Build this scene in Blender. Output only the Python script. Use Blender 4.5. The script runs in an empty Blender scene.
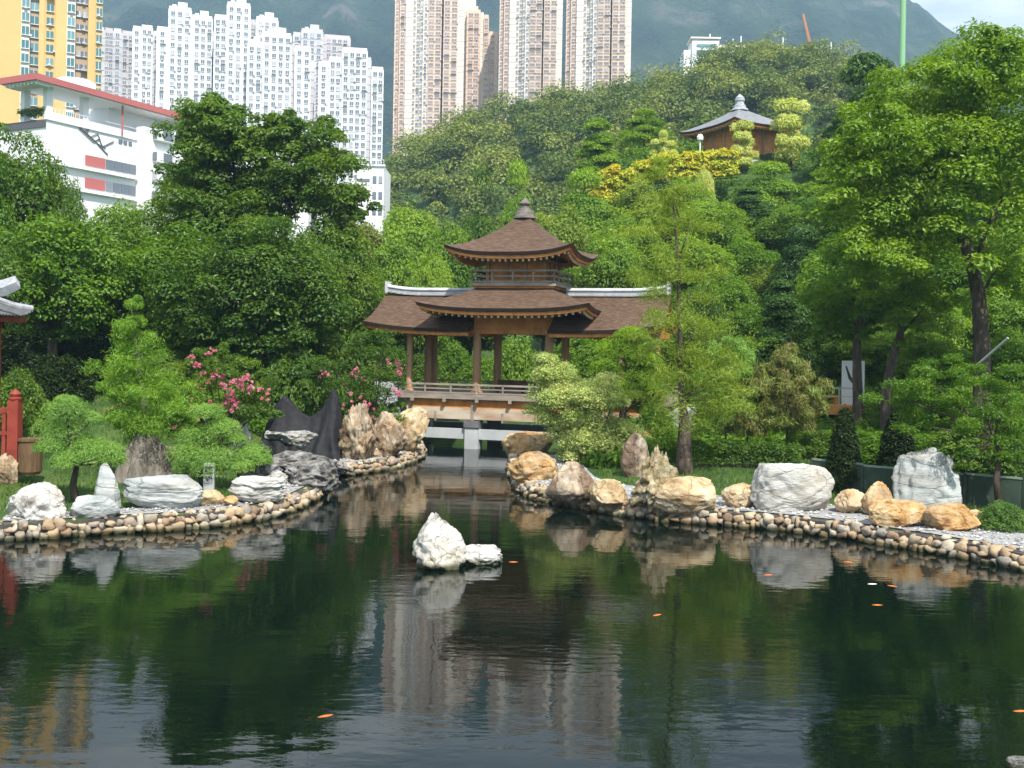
import bpy, bmesh, math, random
import numpy as np
from mathutils import Vector, Matrix, noise

R = math.radians
F = 1005.0; HC = 5.6; TH = 0.0175; CX, CY = 512.0, 340.0
cT, sT = math.cos(TH), math.sin(TH)
scene = bpy.context.scene

# ------------------------------------------------------------------ camera, sky, sun, exposure
cam_d = bpy.data.cameras.new('camera'); cam = bpy.data.objects.new('camera', cam_d)
scene.collection.objects.link(cam); scene.camera = cam
cam.location = (0, 0, HC); cam.rotation_euler = (R(90), -TH, 0)
cam_d.sensor_width = 36; cam_d.lens = F*36/1024; cam_d.shift_y = -44/1024
cam_d.clip_start = 0.1; cam_d.clip_end = 9000

SUN_EL, SUN_AZ = R(52), math.atan2(0.36, -0.93)      # azimuth from +Y towards +X: behind the camera, a little to the right
sun_vec = Vector((math.sin(SUN_AZ)*math.cos(SUN_EL), math.cos(SUN_AZ)*math.cos(SUN_EL), math.sin(SUN_EL)))
sd = bpy.data.lights.new('sun', 'SUN'); sun = bpy.data.objects.new('sun', sd); scene.collection.objects.link(sun)
sd.energy = 5.0; sd.angle = R(0.6); sd.color = (1.0, 0.955, 0.88)
sun.rotation_euler = sun_vec.to_track_quat('Z', 'Y').to_euler(); sun.location = (0, 0, 60)

w = bpy.data.worlds.new('World'); scene.world = w; w.use_nodes = True
nt = w.node_tree; nt.nodes.clear()
def N(t, **k):
    n = nt.nodes.new(t)
    for a, b in k.items(): setattr(n, a, b)
    return n
sky = N('ShaderNodeTexSky', sky_type='NISHITA', sun_disc=False, sun_elevation=SUN_EL, sun_rotation=SUN_AZ, air_density=1.2, dust_density=1.5)
tc = N('ShaderNodeTexCoord'); mp = N('ShaderNodeMapping'); mp.inputs['Scale'].default_value = (1.0, 1.0, 3.2); mp.inputs['Location'].default_value = (0.3, 0.1, 0.35)
nz = N('ShaderNodeTexNoise'); nz.inputs['Scale'].default_value = 1.9; nz.inputs['Detail'].default_value = 7; nz.inputs['Roughness'].default_value = 0.56
rp = N('ShaderNodeValToRGB'); rp.color_ramp.elements[0].position = 0.36; rp.color_ramp.elements[1].position = 0.54
nz2 = N('ShaderNodeTexNoise'); nz2.inputs['Scale'].default_value = 3.4; nz2.inputs['Detail'].default_value = 6
rp2 = N('ShaderNodeValToRGB'); rp2.color_ramp.elements[0].position = 0.35; rp2.color_ramp.elements[1].position = 0.68
rp2.color_ramp.elements[0].color = (5.2, 5.8, 6.6, 1); rp2.color_ramp.elements[1].color = (11.5, 11.8, 12.0, 1)
mx = N('ShaderNodeMixRGB'); bg = N('ShaderNodeBackground'); bg.inputs['Strength'].default_value = 0.10
wo = N('ShaderNodeOutputWorld')
L = nt.links.new
L(tc.outputs['Generated'], mp.inputs[0]); L(mp.outputs[0], nz.inputs[0]); L(mp.outputs[0], nz2.inputs[0])
L(nz.outputs[0], rp.inputs[0]); L(nz2.outputs[0], rp2.inputs[0])
L(rp.outputs[0], mx.inputs[0]); L(sky.outputs[0], mx.inputs[1]); L(rp2.outputs[0], mx.inputs[2])
L(mx.outputs[0], bg.inputs[0]); L(bg.outputs[0], wo.inputs[0])

vs = scene.view_settings
vs.view_transform = 'Standard'; vs.look = 'None'; vs.gamma = 1; vs.use_curve_mapping = False
vs.exposure = 0.66
scene.render.engine = 'CYCLES'
cy = scene.cycles
cy.max_bounces = 6; cy.diffuse_bounces = 3; cy.glossy_bounces = 3; cy.transmission_bounces = 3; cy.volume_bounces = 1; cy.transparent_max_bounces = 8
cy.use_denoising = True; cy.sample_clamp_indirect = 6; cy.caustics_reflective = False; cy.caustics_refractive = False

# ------------------------------------------------------------------ helpers
def XZ(px, py):
    dx, dy = px-CX, py-CY
    return dx*cT+dy*sT, dx*sT-dy*cT
def P(px, py, Y):
    X, Z = XZ(px, py); return Vector((X*Y/F, Y, HC+Z*Y/F))
def G(px, py, z=0.0):
    X, Z = XZ(px, py); Y = (z-HC)*F/Z
    return Vector((X*Y/F, Y, z))
def sm(t):
    t = np.clip(t, 0, 1); return t*t*(3-2*t)
def link(o, parent=None):
    scene.collection.objects.link(o)
    if parent is not None: o.parent = parent
    return o
def tag(o, label=None, cat=None, group=None, kind=None):
    if label: o['label'] = label
    if cat: o['category'] = cat
    if group: o['group'] = group
    if kind: o['kind'] = kind
    return o
def empty(name, loc, label, cat, group=None, rz=0.0):
    o = bpy.data.objects.new(name, None); o.empty_display_size = 0.3; link(o)
    o.location = loc; o.rotation_euler = (0, 0, rz); tag(o, label, cat, group); return o
def np_mesh(name, V, Fq, attr=None, mats=None, midx=None, smooth=False):
    me = bpy.data.meshes.new(name)
    V = np.asarray(V, dtype=np.float32); Fq = np.asarray(Fq, dtype=np.int32)
    k = Fq.shape[1]; n = len(Fq)
    me.vertices.add(len(V)); me.vertices.foreach_set('co', V.ravel())
    me.loops.add(n*k); me.loops.foreach_set('vertex_index', Fq.ravel())
    me.polygons.add(n); me.polygons.foreach_set('loop_start', np.arange(0, n*k, k, dtype=np.int32))
    if midx is not None: me.polygons.foreach_set('material_index', np.asarray(midx, dtype=np.int32))
    me.polygons.foreach_set('use_smooth', np.full(n, smooth))
    me.update(calc_edges=True)
    if attr is not None:
        a = me.attributes.new('rnd', 'FLOAT', 'FACE'); a.data.foreach_set('value', np.asarray(attr, dtype=np.float32))
    for m in mats or []: me.materials.append(m)
    return me
class MB:
    """collects boxes, tubes and sheets into ONE mesh"""
    def __init__(s): s.v = []; s.f = []; s.m = []; s.r = []
    def add(s, vs_, fs, mi=0, rnd=0.0):
        o = len(s.v); s.v += [tuple(q) for q in vs_]; s.f += [tuple(i+o for i in f) for f in fs]; s.m += [mi]*len(fs); s.r += [rnd]*len(fs)
    def box(s, c, d, rz=0.0, mi=0, rnd=0.0, M=None):
        hx, hy, hz = d[0]/2, d[1]/2, d[2]/2
        q = [Vector((x, y, z)) for z in (-hz, hz) for x, y in ((-hx, -hy), (hx, -hy), (hx, hy), (-hx, hy))]
        if M is not None: q = [M @ a for a in q]
        elif rz: m = Matrix.Rotation(rz, 3, 'Z'); q = [m @ a for a in q]
        c = Vector(c); q = [a+c for a in q]
        s.add(q, [(0, 3, 2, 1), (4, 5, 6, 7), (0, 1, 5, 4), (1, 2, 6, 5), (2, 3, 7, 6), (3, 0, 4, 7)], mi, rnd)
    def bar(s, a, b, wd, ht, mi=0, rnd=0.0):
        a, b = Vector(a), Vector(b); d = b-a; ln = d.length; d.normalize()
        up = Vector((0, 0, 1)) if abs(d.z) < 0.95 else Vector((0, 1, 0))
        sx = d.cross(up).normalized(); uz = sx.cross(d)
        s.box((a+b)/2, (ln, wd, ht), mi=mi, rnd=rnd, M=Matrix((d, sx, uz)).transposed())
    def tube(s, pts, rad, n=8, mi=0, cap=True, rnd=0.0):
        pts = [Vector(p) for p in pts]; rs = rad if hasattr(rad, '__len__') else [rad]*len(pts)
        vs_, fs = [], []; prev = None
        for i, p in enumerate(pts):
            d = (pts[min(i+1, len(pts)-1)]-pts[max(i-1, 0)])
            if d.length < 1e-9: d = Vector((0, 0, 1))
            d.normalize()
            ref = prev if prev is not None else (Vector((1, 0, 0)) if abs(d.x) < 0.9 else Vector((0, 1, 0)))
            a = (ref-d*ref.dot(d)).normalized(); b = d.cross(a); prev = a
            for k in range(n):
                t = 2*math.pi*k/n; vs_.append(p+(a*math.cos(t)+b*math.sin(t))*rs[i])
        for i in range(len(pts)-1):
            for k in range(n):
                k2 = (k+1) % n; fs.append((i*n+k, i*n+k2, (i+1)*n+k2, (i+1)*n+k))
        if cap: fs.append(tuple(range(n-1, -1, -1))); fs.append(tuple((len(pts)-1)*n+k for k in range(n)))
        s.add(vs_, fs, mi, rnd)
    def lathe(s, prof, c=(0, 0, 0), n=20, mi=0):
        vs_, fs = [], []
        for r, z in prof:
            for k in range(n):
                t = 2*math.pi*k/n; vs_.append((c[0]+r*math.cos(t), c[1]+r*math.sin(t), c[2]+z))
        for i in range(len(prof)-1):
            for k in range(n):
                k2 = (k+1) % n; fs.append((i*n+k, i*n+k2, (i+1)*n+k2, (i+1)*n+k))
        fs.append(tuple(range(n-1, -1, -1))); fs.append(tuple((len(prof)-1)*n+k for k in range(n)))
        s.add(vs_, fs, mi)
    def grid(s, rows, mi=0, close=False, rnd=0.0):
        n = len(rows[0]); vs_ = [p for r in rows for p in r]; fs = []
        for i in range(len(rows)-1):
            for k in range(n if close else n-1):
                k2 = (k+1) % n; fs.append((i*n+k, i*n+k2, (i+1)*n+k2, (i+1)*n+k))
        s.add(vs_, fs, mi, rnd)
    def build(s, name, mats, parent=None, smooth=False, bevel=0.0, fix=True):
        me = bpy.data.meshes.new(name); me.from_pydata(s.v, [], s.f)
        for m in (mats if isinstance(mats, (list, tuple)) else [mats]): me.materials.append(m)
        me.polygons.foreach_set('material_index', s.m)
        a = me.attributes.new('rnd', 'FLOAT', 'FACE'); a.data.foreach_set('value', s.r)
        if smooth: me.polygons.foreach_set('use_smooth', [True]*len(s.f))
        if fix:
            b = bmesh.new(); b.from_mesh(me); bmesh.ops.recalc_face_normals(b, faces=b.faces); b.to_mesh(me); b.free()
        o = bpy.data.objects.new(name, me); link(o, parent)
        if bevel: md = o.modifiers.new('b', 'BEVEL'); md.width = bevel; md.segments = 2; md.limit_method = 'ANGLE'
        return o

# ------------------------------------------------------------------ materials
def newmat(name):
    m = bpy.data.materials.new(name); m.use_nodes = True; t = m.node_tree; t.nodes.clear()
    o = t.nodes.new('ShaderNodeOutputMaterial'); return m, t, o
def ramp(t, stops):
    r = t.nodes.new('ShaderNodeValToRGB'); e = r.color_ramp.elements
    while len(e) < len(stops): e.new(0.5)
    for x, (p, c) in zip(e, stops): x.position = p; x.color = (*c, 1)
    return r
def coords(t, scale=(1, 1, 1), kind='Object'):
    c = t.nodes.new('ShaderNodeTexCoord'); m = t.nodes.new('ShaderNodeMapping'); m.inputs['Scale'].default_value = scale
    t.links.new(c.outputs[kind], m.inputs[0]); return m.outputs[0]
def world_pos(t, scale=(1, 1, 1)):
    c = t.nodes.new('ShaderNodeNewGeometry'); m = t.nodes.new('ShaderNodeMapping'); m.inputs['Scale'].default_value = scale
    t.links.new(c.outputs['Position'], m.inputs[0]); return m.outputs[0]
def noise_n(t, vec, scale, detail=4, rough=0.55, typ='noise'):
    if typ == 'voronoi':
        n = t.nodes.new('ShaderNodeTexVoronoi'); n.inputs['Scale'].default_value = scale; out = n.outputs['Distance']
    else:
        n = t.nodes.new('ShaderNodeTexNoise'); n.inputs['Scale'].default_value = scale; n.inputs['Detail'].default_value = detail; n.inputs['Roughness'].default_value = rough; out = n.outputs[0]
    t.links.new(vec, n.inputs['Vector']); return out
def surf(name, stops, scale=3.0, detail=5, rough=0.8, bump=0.3, bscale=None, bdist=0.05, mapping=(1, 1, 1), world=False, spec=0.3, attr=0.0, btype='noise'):
    """general noisy surface: colour ramp over noise (+ 'rnd' attribute), bump from a second noise"""
    m, t, o = newmat(name); p = t.nodes.new('ShaderNodeBsdfPrincipled'); t.links.new(p.outputs[0], o.inputs[0])
    vec = world_pos(t, mapping) if world else coords(t, mapping)
    f = noise_n(t, vec, scale, detail, 0.6)
    if attr:
        a = t.nodes.new('ShaderNodeAttribute'); a.attribute_name = 'rnd'
        mm = t.nodes.new('ShaderNodeMath'); mm.operation = 'MULTIPLY_ADD'; mm.inputs[1].default_value = attr
        sb = t.nodes.new('ShaderNodeMath'); sb.operation = 'MULTIPLY'; sb.inputs[1].default_value = 1-attr
        t.links.new(a.outputs['Fac'], mm.inputs[0]); t.links.new(f, sb.inputs[0]); t.links.new(sb.outputs[0], mm.inputs[2]); fo = mm.outputs[0]
    else: fo = f
    r = ramp(t, stops); t.links.new(fo, r.inputs[0]); t.links.new(r.outputs[0], p.inputs['Base Color'])
    p.inputs['Roughness'].default_value = rough; p.inputs['Specular IOR Level'].default_value = spec
    if bump:
        b = t.nodes.new('ShaderNodeBump'); b.inputs['Strength'].default_value = bump; b.inputs['Distance'].default_value = bdist
        t.links.new(noise_n(t, vec, bscale or scale*3, 6, 0.65, btype), b.inputs['Height']); t.links.new(b.outputs[0], p.inputs['Normal'])
    return m
def foliage(name, c0, c1, c2, trans=0.4, gloss=0.025):
    c0, c1, c2 = [(c[0]*1.62, c[1]*1.36, c[2]*.85) if name.startswith('leaf') and 'gold' not in name and 'amber' not in name else c for c in (c0, c1, c2)]
    m, t, o = newmat(name)
    a = t.nodes.new('ShaderNodeAttribute'); a.attribute_name = 'rnd'
    oi = t.nodes.new('ShaderNodeObjectInfo')
    ad = t.nodes.new('ShaderNodeMath'); ad.operation = 'MULTIPLY_ADD'; ad.inputs[1].default_value = 0.32; 
    t.links.new(oi.outputs['Random'], ad.inputs[0])
    sc = t.nodes.new('ShaderNodeMath'); sc.operation = 'MULTIPLY'; sc.inputs[1].default_value = 0.8
    t.links.new(a.outputs['Fac'], sc.inputs[0]); t.links.new(sc.outputs[0], ad.inputs[2])
    r = ramp(t, [(0.0, c0), (0.5, c1), (1.0, c2)]); t.links.new(ad.outputs[0], r.inputs[0])
    d = t.nodes.new('ShaderNodeBsdfDiffuse'); tr = t.nodes.new('ShaderNodeBsdfTranslucent'); g = t.nodes.new('ShaderNodeBsdfGlossy'); g.inputs['Roughness'].default_value = 0.42
    g.inputs['Color'].default_value = (0.6, 0.7, 0.6, 1)
    hs = t.nodes.new('ShaderNodeHueSaturation'); hs.inputs['Hue'].default_value = 0.487; hs.inputs['Saturation'].default_value = 1.12; hs.inputs['Value'].default_value = 1.5
    t.links.new(r.outputs[0], d.inputs[0]); t.links.new(r.outputs[0], hs.inputs['Color']); t.links.new(hs.outputs[0], tr.inputs[0])
    m1 = t.nodes.new('ShaderNodeMixShader'); m1.inputs[0].default_value = trans; m2 = t.nodes.new('ShaderNodeMixShader'); m2.inputs[0].default_value = gloss
    t.links.new(d.outputs[0], m1.inputs[1]); t.links.new(tr.outputs[0], m1.inputs[2]); t.links.new(m1.outputs[0], m2.inputs[1]); t.links.new(g.outputs[0], m2.inputs[2])
    t.links.new(m2.outputs[0], o.inputs[0]); return m
FO = {
 'deep':   foliage('leaf_deep', (.022, .060, .014), (.048, .112, .022), (.098, .180, .032)),
 'mid':    foliage('leaf_mid', (.030, .085, .012), (.060, .145, .018), (.105, .210, .026)),
 'light':  foliage('leaf_light', (.045, .112, .020), (.092, .190, .032), (.165, .285, .050)),
 'yellow': foliage('leaf_yellowish', (.060, .118, .024), (.110, .190, .036), (.180, .270, .058)),
 'olive':  foliage('leaf_olive', (.050, .080, .022), (.085, .125, .030), (.130, .175, .045)),
 'blue':   foliage('leaf_bluegreen', (.030, .085, .030), (.060, .140, .045), (.110, .210, .060)),
 'pine':   foliage('leaf_pine', (.050, .120, .018), (.100, .210, .026), (.180, .310, .036), trans=0.35),
 'pinedark': foliage('leaf_pine_dark', (.015, .045, .014), (.030, .080, .022), (.060, .130, .035), trans=0.3),
 'dark':   foliage('leaf_dark_shade', (.006, .015, .005), (.012, .028, .009), (.024, .048, .014), trans=0.25),  # own dark of the junipers; for the left undergrowth, shade put into leaf colour
 'feather':foliage('leaf_feather', (.050, .130, .022), (.090, .205, .034), (.140, .275, .050)),
 'bonsai': foliage('leaf_bonsai', (.070, .160, .055), (.120, .250, .080), (.180, .330, .10)),
 'varieg': foliage('leaf_variegated', (.11, .19, .07), (.25, .36, .17), (.50, .58, .40), trans=0.3),
 'gold':   foliage('leaf_gold', (.26, .34, .05), (.46, .52, .10), (.66, .68, .24), trans=0.3),
 'amber':  foliage('leaf_amber', (.24, .36, .03), (.50, .52, .05), (.60, .42, .04), trans=0.3),
 'dusty':  foliage('leaf_dusty', (.065, .085, .035), (.105, .130, .055), (.150, .170, .085), trans=0.3),
 'twig':   foliage('leaf_twiggy', (.120, .090, .065), (.120, .150, .060), (.120, .210, .060), trans=0.2),
 'hill':   foliage('leaf_hill', (.022, .052, .016), (.062, .108, .028), (.150, .200, .055), trans=0.2),
 'pink':   foliage('petal_pink', (.55, .12, .20), (.70, .20, .30), (.82, .42, .48), trans=0.3),
 'tip':    foliage('leaf_red_tip', (.20, .10, .04), (.28, .12, .05), (.25, .16, .06), trans=0.3),
}
BARK = surf('bark', [(.3, (.030, .022, .016)), (.55, (.085, .062, .045)), (.75, (.16, .13, .10))], 5, bump=.8, bscale=14, bdist=.04, mapping=(1, 1, .25), rough=.9)
BARKG = surf('bark_grey', [(.3, (.09, .075, .06)), (.55, (.19, .165, .135)), (.75, (.30, .27, .23))], 6, bump=.9, bscale=16, bdist=.05, mapping=(1, 1, .22), rough=.9)
GRASS_C = [(.30, (.018, .040, .010)), (.5, (.040, .085, .016)), (.68, (.085, .120, .028)), (.85, (.10, .085, .05))]

# ------------------------------------------------------------------ shoreline and terrain
SHORE_L = [G(x, y) for x, y in [(-120, 545), (-50, 543), (0, 541), (60, 538), (110, 534), (170, 531), (230, 526), (270, 519), (300, 509), (320, 498), (329, 487), (331, 480)]]
SHORE_M = [G(x, y) for x, y in [(334, 476), (350, 476), (372, 473), (395, 469), (412, 464), (423, 458), (424, 452), (414, 447), (404, 445)]]
SHORE_BACK = [Vector(p) for p in [(-5.9, 54.5, 0), (-5.6, 60, 0), (-3, 64, 0), (3.5, 64, 0), (5.2, 59, 0), (4.4, 55, 0)]]
SHORE_R = [G(x, y) for x, y in [(535, 449), (515, 456), (509, 465), (511, 478), (516, 490), (531, 499), (570, 507), (620, 516), (665, 522), (720, 526), (780, 531), (830, 537), (880, 545), (930, 553), (980, 562), (1024, 571), (1090, 585), (1160, 600)]]
SHORE_N = [Vector(p) for p in [(19, 10, 0), (16, 5.5, 0), (5, 3.5, 0), (-8, 3.5, 0), (-18, 8, 0), (-22, 18, 0)]]
POND = [Vector((p.x, p.y)) for p in SHORE_L+SHORE_M+SHORE_BACK+SHORE_R+SHORE_N]
PA = np.array([(p.x, p.y) for p in POND]); PB = np.roll(PA, -1, axis=0)
def pond_sd(x, y):
    """signed distance to the pond outline, positive on land"""
    x = np.asarray(x, float); y = np.asarray(y, float); shp = x.shape; q = np.stack([x.ravel(), y.ravel()], 1)
    dmin = np.full(len(q), 1e9); ins = np.zeros(len(q), bool)
    for a, b in zip(PA, PB):
        ab = b-a; t = np.clip(((q-a)@ab)/(ab@ab), 0, 1); d = np.hypot(*(q-(a+t[:, None]*ab)).T); dmin = np.minimum(dmin, d)
        c = ((a[1] > q[:, 1]) != (b[1] > q[:, 1])); 
        with np.errstate(divide='ignore', invalid='ignore'):
            xi = (b[0]-a[0])*(q[:, 1]-a[1])/(b[1]-a[1]+1e-12)+a[0]
        ins ^= c & (q[:, 0] < xi)
    return np.where(ins, -dmin, dmin).reshape(shp)
BANK = 0.42
HPX = [-400, 200, 330, 385, 400, 440, 500, 560, 600, 640, 680, 720, 760, 820, 850, 900, 1000, 1300]
HPY = [330, 330, 290, 205, 190, 160, 132, 122, 116, 110, 95, 75, 68, 72, 86, 110, 150, 220]
def terrain(x, y, sd_=None):
    x = np.asarray(x, float); y = np.asarray(y, float)
    if sd_ is None: sd_ = pond_sd(x, y)
    px = CX+x/np.maximum(y, 8)*F
    base = BANK+np.clip(sd_-2.2, 0, 30)*0.045
    left = 1.7*sm((y-37)/8)*sm((-9.5-x)/4)
    mound = np.interp(y, [48, 60, 80, 97, 103, 112, 128, 160, 200], [0, 2.2, 8, 13, 20, 25.5, 26.5, 18, 14])
    lat = sm((px-490)/150)
    far = np.interp(y, [48, 70, 110, 150], [0, 1.5, 4, 6])
    hz = 5.6+(340-np.interp(px, HPX, HPY))*290/F-3
    hill = np.maximum(hz, 0)*sm((y-130)/160)*(1-.75*sm((y-330)/250))
    z = base+left+np.maximum(np.maximum(mound*lat, far*(y > 48)), hill)*(sd_ > 0)
    und = (np.sin(x*.7+y*.4)*.05+np.sin(x*.23-y*.31)*.08)*np.clip((sd_-2)/4, 0, 1)
    z = z+und
    return np.where(sd_ <= 0.12, -1.2, z)
def tz(x, y): return float(terrain(np.array([x]), np.array([y]))[0])
def axis(parts):
    out = []
    for a, b, st in parts: out += list(np.arange(a, b, st))
    return np.array(out+[parts[-1][1]])
gx = axis([(-3000, -400, 260), (-400, -100, 25), (-100, -34, 4), (-34, 30, .4), (30, 130, 3.3), (130, 400, 15), (400, 3000, 260)])
gy = axis([(-600, -20, 60), (-20, 8, 4), (8, 66, .4), (66, 130, 1.6), (130, 400, 8), (400, 3200, 200)])
GX, GY = np.meshgrid(gx, gy); GZ = terrain(GX, GY)
nx, ny = len(gx), len(gy)
idx = np.arange(nx*ny).reshape(ny, nx)
quads = np.stack([idx[:-1, :-1], idx[:-1, 1:], idx[1:, 1:], idx[1:, :-1]], -1).reshape(-1, 4)
m_ground = surf('ground_grass', GRASS_C, .55, 8, .95, .6, 9, .08, world=True)
ground = link(bpy.data.objects.new('ground', np_mesh('ground', np.stack([GX, GY, GZ], -1).reshape(-1, 3), quads, mats=[m_ground], smooth=True)))
tag(ground, kind='structure')

# water
m, t, o = newmat('pond_water'); p = t.nodes.new('ShaderNodeBsdfPrincipled'); t.links.new(p.outputs[0], o.inputs[0])
p.inputs['Base Color'].default_value = (.002, .006, .004, 1); p.inputs['Roughness'].default_value = .015; p.inputs['IOR'].default_value = 1.37
v1 = world_pos(t, (.55, 1.5, 1)); v2 = world_pos(t, (2.2, 5.5, 1)); v3 = world_pos(t, (.12, .16, 1))
n1 = noise_n(t, v1, 1.0, 2, .5); n2 = noise_n(t, v2, 1.0, 3, .55); n3 = noise_n(t, v3, 1.0, 2, .5)
rr = ramp(t, [(.38, (.25, .25, .25)), (.62, (1, 1, 1))]); t.links.new(n3, rr.inputs[0])
mul = t.nodes.new('ShaderNodeMath'); mul.operation = 'MULTIPLY'; t.links.new(n2, mul.inputs[0]); t.links.new(rr.outputs[0], mul.inputs[1])
b1 = t.nodes.new('ShaderNodeBump'); b1.inputs['Strength'].default_value = 1; b1.inputs['Distance'].default_value = .0065; t.links.new(n1, b1.inputs['Height'])
b2 = t.nodes.new('ShaderNodeBump'); b2.inputs['Strength'].default_value = 1; b2.inputs['Distance'].default_value = .0048; t.links.new(mul.outputs[0], b2.inputs['Height']); t.links.new(b1.outputs[0], b2.inputs['Normal'])
t.links.new(b2.outputs[0], p.inputs['Normal'])
wm = MB(); wm.add([(-60, -5, 0), (60, -5, 0), (60, 70, 0), (-60, 70, 0)], [(0, 1, 2, 3)])
water = wm.build('water', m, fix=False); tag(water, kind='structure')

# mountain
MPX = [-900, -300, -100, 60, 100, 125, 250, 330, 345, 388, 410, 520, 640, 800, 865, 885, 897, 905, 920, 932, 946, 975, 1010, 1400, 1900]
MPY = [120, 70, 40, 10, 3, -5, -14, -7, 0, -1, -9, -12, -14, -14, -10, -4, 2, 10, 19, 33, 42, 60, 74, 150, 230]
mx_ = np.linspace(-2300, 2300, 640); my_ = np.concatenate([np.linspace(620, 1500, 90), np.linspace(1530, 2200, 8)])
MX, MY = np.meshgrid(mx_, my_)
mpx = CX+MX/MY*F; ridge = HC+(CY-np.interp(mpx, MPX, MPY)+(mpx-CX)*sT)*1420/F
prof = np.where(MY < 1420, sm((MY-620)/800*.93+.07)**.9, 1-.6*sm((MY-1420)/780))
nzv = np.array([noise.ridged_multi_fractal(Vector((x/260, y/520, .3)), 1.0, 2.1, 6, 1.0, 2.0) for x, y in zip(MX.ravel(), MY.ravel())]).reshape(MX.shape)
nf = np.array([noise.fractal(Vector((x/30, y/60, 5)), 1.0, 2.0, 3) for x, y in zip(MX.ravel(), MY.ravel())]).reshape(MX.shape)
envel = 1-sm((MY-1150)/270)*(MY < 1420)-(MY >= 1420)*1.0
rn = np.array([noise.fractal(Vector((x/45, 0, 9)), 1.0, 2.1, 5) for x in mx_])[None, :]*13*sm((MY-1000)/400)
MZ = ridge*prof+rn+(nzv-1.2)*75*np.clip(envel, 0.04, 1)*np.clip(prof*2, 0, 1)+nf*4
mi = np.arange(MX.size).reshape(MX.shape)
mq = np.stack([mi[:-1, :-1], mi[:-1, 1:], mi[1:, 1:], mi[1:, :-1]], -1).reshape(-1, 4)
m_mt = surf('mountain_scrub', [(.38, (.005, .014, .008)), (.5, (.014, .034, .014)), (.58, (.028, .050, .024)), (.68, (.10, .095, .085))], .012, 14, .95, 1.0, .035, 26, world=True)  # albedo lowered, putting cloud shade over the slopes into the colour
mt = link(bpy.data.objects.new('mountain', np_mesh('mountain', np.stack([MX, MY, MZ], -1).reshape(-1, 3), mq, mats=[m_mt], smooth=True))); tag(mt, kind='structure')

# air
m, t, o = newmat('haze_air'); pv = t.nodes.new('ShaderNodeVolumePrincipled'); t.links.new(pv.outputs[0], o.inputs['Volume'])
pv.inputs['Color'].default_value = (.50, .74, 1.0, 1); pv.inputs['Density'].default_value = .00029; pv.inputs['Anisotropy'].default_value = .2
hb = MB(); hb.box((0, 950, 280), (6400, 4300, 0)); hb = MB(); hb.box((0, 800, 277), (6800, 5000, 566))
hz_ = hb.build('haze', m); tag(hz_, kind='stuff')
# ------------------------------------------------------------------ vegetation
def leaf_cloud(C, Rr, per, size, rng, aspect=.55, up=.5, spread=.55, lower=.35, shell=.55, crnd=None, jitter=.4, cw=.55):
    """leaf-sized faces through the volume of clumps C with radii Rr"""
    C = np.asarray(C, float); Rr = np.asarray(Rr, float)
    if Rr.ndim == 1: Rr = np.repeat(Rr[:, None], 3, 1)
    per = np.full(len(C), per) if np.isscalar(per) else per
    k = np.repeat(np.arange(len(C)), per); n = len(k)
    d = rng.normal(size=(n, 3)); d /= np.linalg.norm(d, axis=1)[:, None]
    flip = (d[:, 2] < -lower); d[flip, 2] *= -1
    rad = shell+(1-shell)*rng.random(n)**.6; rad *= 1+jitter*.3*rng.normal(size=n)
    pos = C[k]+d*Rr[k]*rad[:, None]
    nrm = d/np.maximum(Rr[k], 1e-3)*Rr[k].mean(1)[:, None]
    nrm /= np.linalg.norm(nrm, axis=1)[:, None]
    nrm = nrm+np.array([0, 0, up])+spread*rng.normal(size=(n, 3)); nrm /= np.linalg.norm(nrm, axis=1)[:, None]
    tg = np.cross(nrm, rng.normal(size=(n, 3))); tg /= np.linalg.norm(tg, axis=1)[:, None]+1e-9
    bt = np.cross(nrm, tg)
    s = size*(.65+.7*rng.random(n))[:, None]
    V = np.stack([pos+tg*s*.5, pos+bt*s*aspect*.5+nrm*s*.08, pos-tg*s*.5, pos-bt*s*aspect*.5+nrm*s*.08], 1).reshape(-1, 3)
    Q = np.arange(n*4).reshape(-1, 4)
    cr = rng.random(len(C)) if crnd is None else crnd
    return V, Q, np.clip(cw*cr[k]+(1-cw)*rng.random(n), 0, 1)
def needle_cloud(C, Rr, per, ln, wd, rng, **k):
    return leaf_cloud(C, Rr, per, ln, rng, aspect=wd/ln, up=k.get('up', .3), spread=k.get('spread', .9), shell=k.get('shell', .35), lower=k.get('lower', .7), jitter=.8)
def merge(parts):
    V, Q, A, o = [], [], [], 0
    for v, q, a in parts: V.append(v); Q.append(q+o); A.append(a); o += len(v)
    return np.concatenate(V), np.concatenate(Q), np.concatenate(A)
def trunk_mesh(name, H, tips, base_r, rng, fork=.35, lean=(0, 0), bark=None):
    t = MB(); fk = Vector((lean[0]*fork, lean[1]*fork, H*fork))
    pts = [Vector((0, 0, -.4)), Vector((0, 0, 0)), Vector((lean[0]*.1+rng.normal()*.05, lean[1]*.1, H*fork*.5)), fk]
    t.tube(pts, [base_r*1.5, base_r*1.15, base_r*.9, base_r*.75], 9)
    for tp in tips:
        tp = Vector(tp); mid = fk.lerp(tp, .5)+Vector((rng.normal()*.06*H*.3, rng.normal()*.06*H*.3, H*.03))
        r0 = base_r*(.28+.3*rng.random()); t.tube([fk-Vector((0, 0, .1*base_r)), mid, tp], [r0, r0*.6, r0*.18], 6)
    me = t.build(name, bark or BARK, smooth=True); d = me.data; bpy.data.objects.remove(me); return d
PROTO = {}
def proto(key, V, Q, A, tips, H, W, base_r, seed, bark=None, fork=.35):
    rng = np.random.default_rng(seed+900)
    PROTO[key] = dict(crown=np_mesh(key, V, Q, A, mats=[FO['mid']]), trunk=trunk_mesh(key+'_trunk', H, tips, base_r, rng, bark=bark, fork=fork), H=H, W=W)
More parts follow.
